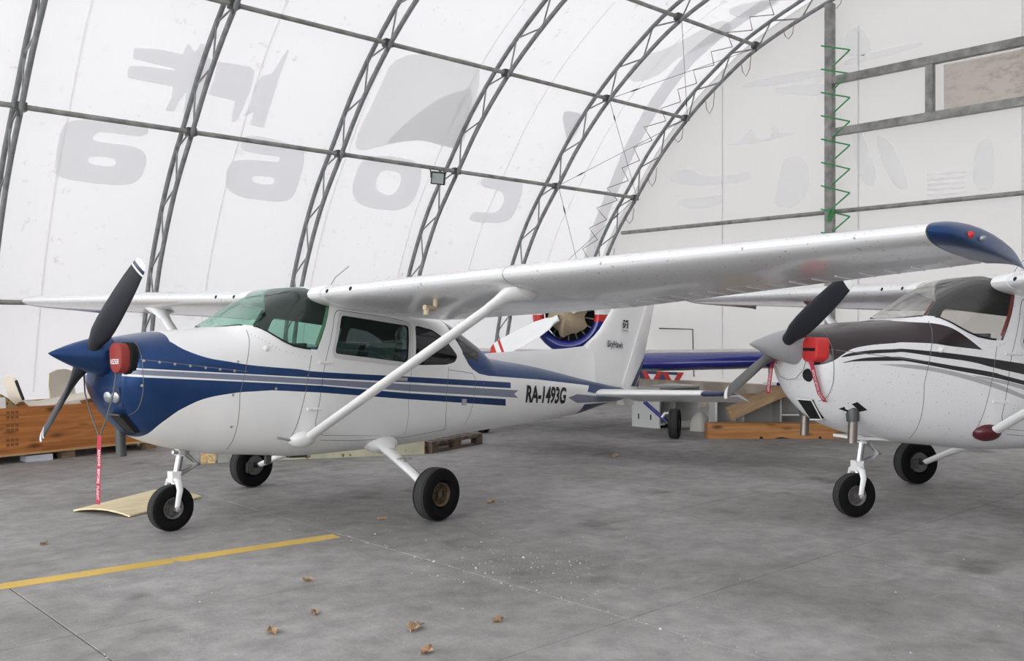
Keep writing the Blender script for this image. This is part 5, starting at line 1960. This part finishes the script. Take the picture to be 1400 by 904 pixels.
def crate_load():
    top = .125
    floor_z = .125
    gold = P('gold_patterned_cloth', (.36, .25, .10), .85, spots=((.16, .09, .03), .52), scale=16, bump=.3)
    o = dome(.50, .30, .68).build('rolled_carpet', gold); o.location = (3.03, 12.72, .14); o.rotation_euler = (0, 0, .16)
    tag(o, 'rolled gold carpet with brown pattern lying in the plywood crate', 'carpet')
    m = MB(); m.box((0, 0, .32), (.50, .04, .64), Matrix.Rotation(-.15, 3, 'X')); o = m.build('foam_board', P('white_foam', (.72, .72, .72), .8), smooth=False); o.location = (2.88, 12.12, .13); o.rotation_euler = (0, 0, .16)
    tag(o, 'white foam board standing at the left edge of the picture in the crate', 'board')
    cream = P('cream_fibreglass', (.80, .74, .63), .55)
    dark = P('dark_rubber_edge', (.02, .02, .02), .7)
    def shell(name, pts, w, th, loc, rz, mat, lab, cat='fairing', tiltx=0, edge=None):
        m = MB()
        vs = []
        for i, (x, z) in enumerate(pts):
            a, b = pts[max(i - 1, 0)], pts[min(i + 1, len(pts) - 1)]
            d = Vector((b[0] - a[0], 0, b[1] - a[1])).normalized(); nn = Vector((-d.z, 0, d.x)) * th
            p = Vector((x, 0, z))
            for y in (-w / 2, -w / 6, w / 6, w / 2):
                bul = .05 * (1 - (2 * y / w) ** 2)
                vs.append(p + Vector((0, y, bul)))
                vs.append(p + nn + Vector((0, y, bul)))
        k = 8
        fs = []
        for i in range(len(pts) - 1):
            for j in range(3):
                a = i * k + 2 * j
                fs += [(a, a + k, a + k + 2, a + 2), (a + 1, a + 3, a + k + 3, a + k + 1)]
            a = i * k
            fs += [(a, a + 1, a + k + 1, a + k), (a + 6, a + k + 6, a + k + 7, a + 7)]
        for a in (0, (len(pts) - 1) * k):
            fs += [(a + 2 * j, a + 2 * j + 2, a + 2 * j + 3, a + 2 * j + 1) for j in range(3)]
        m.add(vs, fs)
        if tiltx: m.xf(Matrix.Rotation(tiltx, 4, 'X'))
        o = m.build(name, mat)
        o.location = loc; o.rotation_euler = (0, 0, rz)
        tag(o, lab, cat)
        return o
    o = shell('fairing_shell', [(-.78, .34), (-.74, .22), (-.70, .10), (-.62, .02), (-.4, .0), (0, .05), (.3, .09)], .34, .02, (3.92, 12.30, .64), .16, cream, 'long cream fairing shell with an upturned end lying across the crate')
    m = MB(); m.tube([(-.775, -.19, .33), (-.735, -.19, .22), (-.69, -.19, .10)], .018, 6); m.build('edge_seal', dark, o)
    o = shell('curved_panel', [(-.14, .49), (-.15, .34), (-.12, .17), (-.02, .05), (.10, .0)], .46, .018, (4.0, 12.66, .525), -1.0, cream, 'cream curved panel standing upright in the crate beside the propeller blade')
    m = MB()
    m.box((0, 0, 0), (.66, .02, .10)); m.box((0, 0, .24), (.66, .02, .05)); m.box((-.30, 0, .13), (.06, .02, .18)); m.box((.02, 0, .13), (.07, .02, .18)); m.box((.30, 0, .13), (.06, .02, .18))
    m.xf(Matrix.Rotation(-1.05, 4, 'X'))
    o = m.build('window_surround', P('offwhite_plastic', (.66, .65, .62), .5), smooth=False); o.location = (4.58, 12.17, .67); o.rotation_euler = (0, 0, .16)
    tag(o, 'off white window surround with two openings lying on the crate behind the nose', 'panel')
    for k, (x, y, dx, dy, z, rz, lab) in enumerate(((4.66, 12.72, .4, .3, .525, .16, 'grey tray partly hidden behind the blue nose in the crate'),)):
        m = MB()
        m.box((0, 0, .02), (dx, dy, .02)); m.box((0, -dy / 2, .06), (dx, .015, .1)); m.box((0, dy / 2, .06), (dx, .015, .1)); m.box((-dx / 2, 0, .06), (.015, dy, .1)); m.box((dx / 2, 0, .06), (.015, dy, .1))
        o = m.build('tray', P('grey_plastic', (.33, .33, .33), .5), smooth=False)
        o.location = (x, y, z); o.rotation_euler = (.1, 0, rz)
        tag(o, lab, 'tray')
    # supporting clutter under the trays
    m = MB(); m.box((0, 0, .19), (1.3, .45, .38)); o = m.build('foam_block', P('grey_foam', (.4, .4, .39), .9), smooth=False); o.location = (4.26, 12.72, .135); o.rotation_euler = (0, 0, .16)
    tag(o, 'grey foam block filling the crate beneath the cream panels', 'foam block')
crate_load()
def boxthing(name, loc, d, rz, mat, label, cat, group=None):
    o = MB().box((0, 0, d[2] / 2), d).build(name, mat, smooth=False)
    o.location = loc; o.rotation_euler = (0, 0, rz)
    return tag(o, label, cat, group)
boxthing('carton', (3.45, 12.14, 0), (.30, .20, .075), .1, P('pale_blue_carton', (.55, .56, .62), .6), 'small pale carton on the floor under the front of the plywood crate', 'carton')
# long painted beam under the blue airplane
CREAMW = P('cream_painted_wood', (.50, .47, .34), .7, spots=((.20, .13, .06), .62), scale=14, vary=.15, vscale=5)
a = Vector((5.17, 10.345)); b = Vector((7.21, 9.44)); dd = b - a
ang = math.atan2(dd.y, dd.x)
o = boxthing('painted_beam', (*(a + dd / 2 + Vector((-math.sin(ang), math.cos(ang))) * .06), 0), (dd.length, .12, .17), ang, CREAMW, 'long cream painted beam lying on the floor under the blue airplane', 'beam')
m = MB(); m.box((dd.length / 2 + .003, 0, .085), (.006, .12, .165)); m.build('rusty_end', P('rusty_edge', (.30, .16, .06), .8), o, smooth=False)
OSB = P('osb_board', (.50, .33, .15), .8, spots=((.68, .52, .28), .5), scale=40, vary=.3, vscale=25)
GRN = P('grey_green_paint', (.30, .32, .27), .7, vary=.15)
for x, y, d, mt, lab in ((4.70, 10.62, (.115, .12, .12), GRN, 'grey green block left of the chipboard block under the blue airplane'), (4.87, 10.55, (.165, .12, .155), OSB, 'yellowish chipboard block between two grey green blocks under the blue airplane'), (5.03, 10.49, (.12, .12, .135), GRN, 'grey green block right of the chipboard block under the blue airplane')):
    boxthing('wood_block', (x, y, 0), d, ang, mt, lab, 'block')

def pallet(loc, rz):
    R = empty('pallet', loc, rz)
    tag(R, 'dark weathered wooden pallet on the floor behind the blue airplane', 'pallet')
    w = wood('dark_pallet_wood', (.06, .042, .030), (.14, .10, .07), (3, 12, 12), False)
    for y in (.05, .4, .75):
        MB().box((.6, y, .011), (1.2, .1, .022)).build('bottom_board', w, R, smooth=False)
        for x in (.07, .6, 1.13):
            MB().box((x, y, .061), (.14, .1, .078)).build('block', w, R, smooth=False)
        MB().box((.6, y, .111), (1.2, .1, .022)).build('stringer_board', w, R, smooth=False)
    for k in range(7):
        MB().box((.06 + k * .18, .4, .133), (.1, .8, .022)).build('deck_board', w, R, smooth=False)
pallet((7.30, 9.40, 0), math.radians(17))

# storage furniture and timber by the gable
GREYP = P('grey_laminate', (.44, .44, .43), .5)
WHL = P('white_laminate', (.66, .66, .65), .45)
def cabinet(name, loc, rz, L, D, H, label, shelves, dividers, topm=None, slots=False):
    """open front on local -y"""
    R = empty(name, loc, rz)
    tag(R, label, 'cabinet')
    t = .03
    for nm, c, d, mt in (('side_panel', (t / 2, D / 2, H / 2), (t, D, H), WHL), ('side_panel', (L - t / 2, D / 2, H / 2), (t, D, H), WHL), ('back_panel', (L / 2, D - .01, H / 2), (L - 2 * t, .02, H), GREYP),
                         ('base_panel', (L / 2, D / 2, .06), (L - 2 * t, D - .03, .03), WHL)):
        MB().box(c, d).build(nm, mt, R, smooth=False)
    MB().box((L / 2, D / 2 - .01, H + .0151), (L + .04, D + .04, .03)).build('top_panel', topm or WHL, R, smooth=False)
    for x in dividers: MB().box((x, D / 2, H / 2 + .03), (.025, D - .03, H - .1)).build('divider', GREYP, R, smooth=False)
    for x0, x1, z in shelves: MB().box(((x0 + x1) / 2, D / 2, z), (x1 - x0, D - .04, .02)).build('shelf', WHL, R, smooth=False)
    if slots:
        for y in (.17, .42):
            MB().box((-.002, y, .17), (.006, .022, .085)).build('slot', BLACKFOAM, R, smooth=False)
    return R
cabinet('cabinet', (11.80, 9.35, 0), 0.0, 1.08, .56, .62, 'low white cabinet with open side standing behind the blue landing gear leg', [], [.42], None, True)
cr = math.radians(-42.7)
fx, rx = Vector((.678, .735)), Vector((.735, -.678))
def camr(D, lat): return fx * D + rx * lat
p = camr(13.95, 3.02)
cabinet('cabinet', (p.x, p.y, 0), cr, 1.75, .45, .56, 'low grey cabinet with wooden top standing behind the thick timber beam', [(1.0, 1.52, .30)], [.42, .98, 1.54], wood('tabletop_wood', (.42, .25, .11), (.52, .33, .16), (2, 12, 12), False))
p = camr(14.6, 2.93)
o = dome(.16, .14, .30).build('cloth_sack', P('offwhite_cloth', (.55, .53, .49), .9, bump=.6, bscale=9)); o.location = (p.x, p.y, 0)
tag(o, 'off white cloth sack slumped between the white and the grey cabinets', 'sack')
m = MB(); m.tube([(0, 0, .05), (.86, -.30, .05)], .045, 12); o = m.build('pipe', P('pale_pipe', (.52, .52, .50), .5)); o.location = (11.95, 9.10, 0)
tag(o, 'pale pipe lying on the floor in front of the white cabinet', 'pipe')
# timber beam
a, b = Vector((11.23, 8.01)), Vector((12.75, 6.61))
dd = b - a; ang = math.atan2(dd.y, dd.x); nb = Vector((-math.sin(ang), math.cos(ang)))
o = boxthing('timber_beam', (*(a + dd / 2 + nb * .13), 0), (dd.length, .26, .215), ang, wood('orange_timber', (.34, .14, .04), (.52, .25, .09), (1.0, 9, 14), True), 'thick orange timber beam on the floor left of the white airplane nose', 'beam')
m = MB()
for x0, x1, h in ((-.30, -.24, .03), (-.10, .14, .022), (.55, .60, .03)):
    m.add([(x0, -.1312, .0), (x1, -.1312, .0), ((x0 + x1) / 2 + .01, -.1312, h), ((x0 + x1) / 2 - .02, -.1312, h)], [(0, 1, 2, 3)])
m.build('split', BLACKFOAM, o, smooth=False)['kind'] = 'stuff'
# plank leaning from the beam to the cabinet
p0, p1 = Vector((11.60, 7.92, .285)), Vector((12.62, 7.30, .77))
d = p1 - p0
m = MB(); m.box((0, 0, 0), (d.length, .05, .20))
o = m.build('plank', wood('worn_plank', (.30, .19, .10), (.48, .33, .19), (1.5, 10, 14), False), smooth=False)
xax = d.normalized(); yax = Vector((.678, .735, 0)); yax = (yax - xax * yax.dot(xax)).normalized(); zax = xax.cross(yax)
o.matrix_world = Matrix(((xax.x, yax.x, zax.x, (p0.x + p1.x) / 2), (xax.y, yax.y, zax.y, (p0.y + p1.y) / 2), (xax.z, yax.z, zax.z, (p0.z + p1.z) / 2 + .05), (0, 0, 0, 1)))
tag(o, 'worn plank leaning up from the timber beam towards the white airplane', 'plank')
# striped board on the footing
o = boxthing('barrier_board', (15.74, 12.75, .52), (.04, 1.5, .17), 0, NAVY, 'dark board with red and white chevrons under the blue wing at the far wall', 'barrier')
for y in (-.05, -.60):
    m = MB()
    m.add([(-.0215, y - .02, .0), (-.0215, y + .10, .17), (-.0215, y + .24, .17), (-.0215, y + .12, .0)], [(0, 1, 2, 3)])
    m.add([(-.0215, y - .08, .0), (-.0215, y - .20, .17), (-.0215, y - .34, .17), (-.0215, y - .22, .0)], [(0, 1, 2, 3)])
    m.build('red_chevron', YAKRED, o, smooth=False)
    m = MB()
    m.add([(-.0218, y - .08, .0), (-.0218, y - .02, .0), (-.0218, y + .06, .11), (-.0218, y - .16, .11)], [(0, 1, 2, 3)])
    m.build('white_chevron', TEXTW, o, smooth=False)

# dry leaves
LEAF = P('dry_leaf', (.40, .26, .15), .8, vary=.3, vscale=40)
def leaf(loc, s, rz, lab, k):
    rr = random.Random(k)
    m = MB()
    n = 9
    vs = []
    for i in range(n):
        u = i / (n - 1)
        w = .42 * math.sin(math.pi * min(1, u * 1.02)) * (1 + .35 * math.sin(u * 11 + k)) * s
        z = .012 + .03 * s / .08 * abs(math.sin(u * 3.3 + k)) * .5
        vs += [((u - .5) * s * 1.3, -w, z + .012 * rr.random()), ((u - .5) * s * 1.3, 0, z * .5), ((u - .5) * s * 1.3, w, z + .016 * rr.random())]
    fs = []
    for i in range(n - 1):
        a = 3 * i
        fs += [(a, a + 3, a + 4, a + 1), (a + 1, a + 4, a + 5, a + 2)]
    m.add(vs, fs)
    o = m.build('dry_leaf', LEAF)
    o.location = (*loc, -.006); o.rotation_euler = (0, 0, rz)
    tag(o, lab, 'leaf', 'dry leaves on the floor')
for k, (x, y, s, rz, lab) in enumerate([(2.95, 3.94, .10, .6, 'crumpled brown leaf at the bottom middle of the floor, the most frayed one'), (2.37, 4.38, .075, 1.4, 'brown leaf on the floor below the middle of the yellow line'), (2.77, 3.61, .07, .3, 'brown leaf nearest to the bottom edge of the picture'),
        (8.69, 7.61, .16, .9, 'largest orange brown leaf lying alone below the blue tail'), (3.02, 5.14, .06, 2.0, 'small brown leaf close behind the end of the yellow line'), (3.35, 3.74, .065, .2, 'small brown leaf right of the most frayed leaf'),
        (2.70, 4.52, .05, 1.0, 'tiny brown leaf between the yellow line and the frayed leaf'), (2.13, 7.32, .05, .5, 'small brown leaf left of the yellow line near the left picture edge'), (4.45, 6.40, .06, 2.2, 'small dark leaf on the floor in front of the left main wheel'), (5.60, 6.35, .07, .1, 'brown leaf right of the left main wheel')]):
    leaf((x, y), s, rz, lab, k)
# grit along the joints and across the floor
m = MB()
r2 = random.Random(3)
for k in range(1100):
    t = r2.random()
    if t < .16: x, y = 3.9 + r2.gauss(0, .03), r2.uniform(1.5, 6.2)
    elif t < .28: x, y = r2.uniform(1, 10), 8.52 + r2.gauss(0, .02)
    elif t < .44: x, y = 4.3 + r2.gauss(0, .35), 4.6 + r2.gauss(0, .5)
    elif t < .50: x, y = r2.uniform(3, 9), 6.78 + r2.gauss(0, .03)
    else: x, y = r2.uniform(1, 11), r2.uniform(1.5, 11)
    s = abs(r2.gauss(0, .0035)) + .0015
    a = r2.random() * 3
    m.add([(x + s * math.cos(a), y + s * math.sin(a), .0005), (x + s * math.cos(a + 2.1), y + s * math.sin(a + 2.1), .0005), (x + s * math.cos(a + 4.2), y + s * math.sin(a + 4.2), .0005), (x, y, s * .9)], [(0, 1, 3), (1, 2, 3), (2, 0, 3)])
o = m.build('debris', P('pale_grit', (.50, .48, .45), .9), smooth=False)
o['kind'] = 'stuff'
tag(o, 'pale grit and crumbs scattered over the concrete floor', 'grit')
for o in bpy.data.objects:
    if 'category' in o:
        g = {'airplane': 'airplanes parked in the hangar', 'engine plug': 'red engine inlet plugs', 'block': 'small blocks on the floor under the blue airplane', 'cabinet': 'low cabinets by the far wall'}.get(o['category'])
        if g:
            o['group'] = g
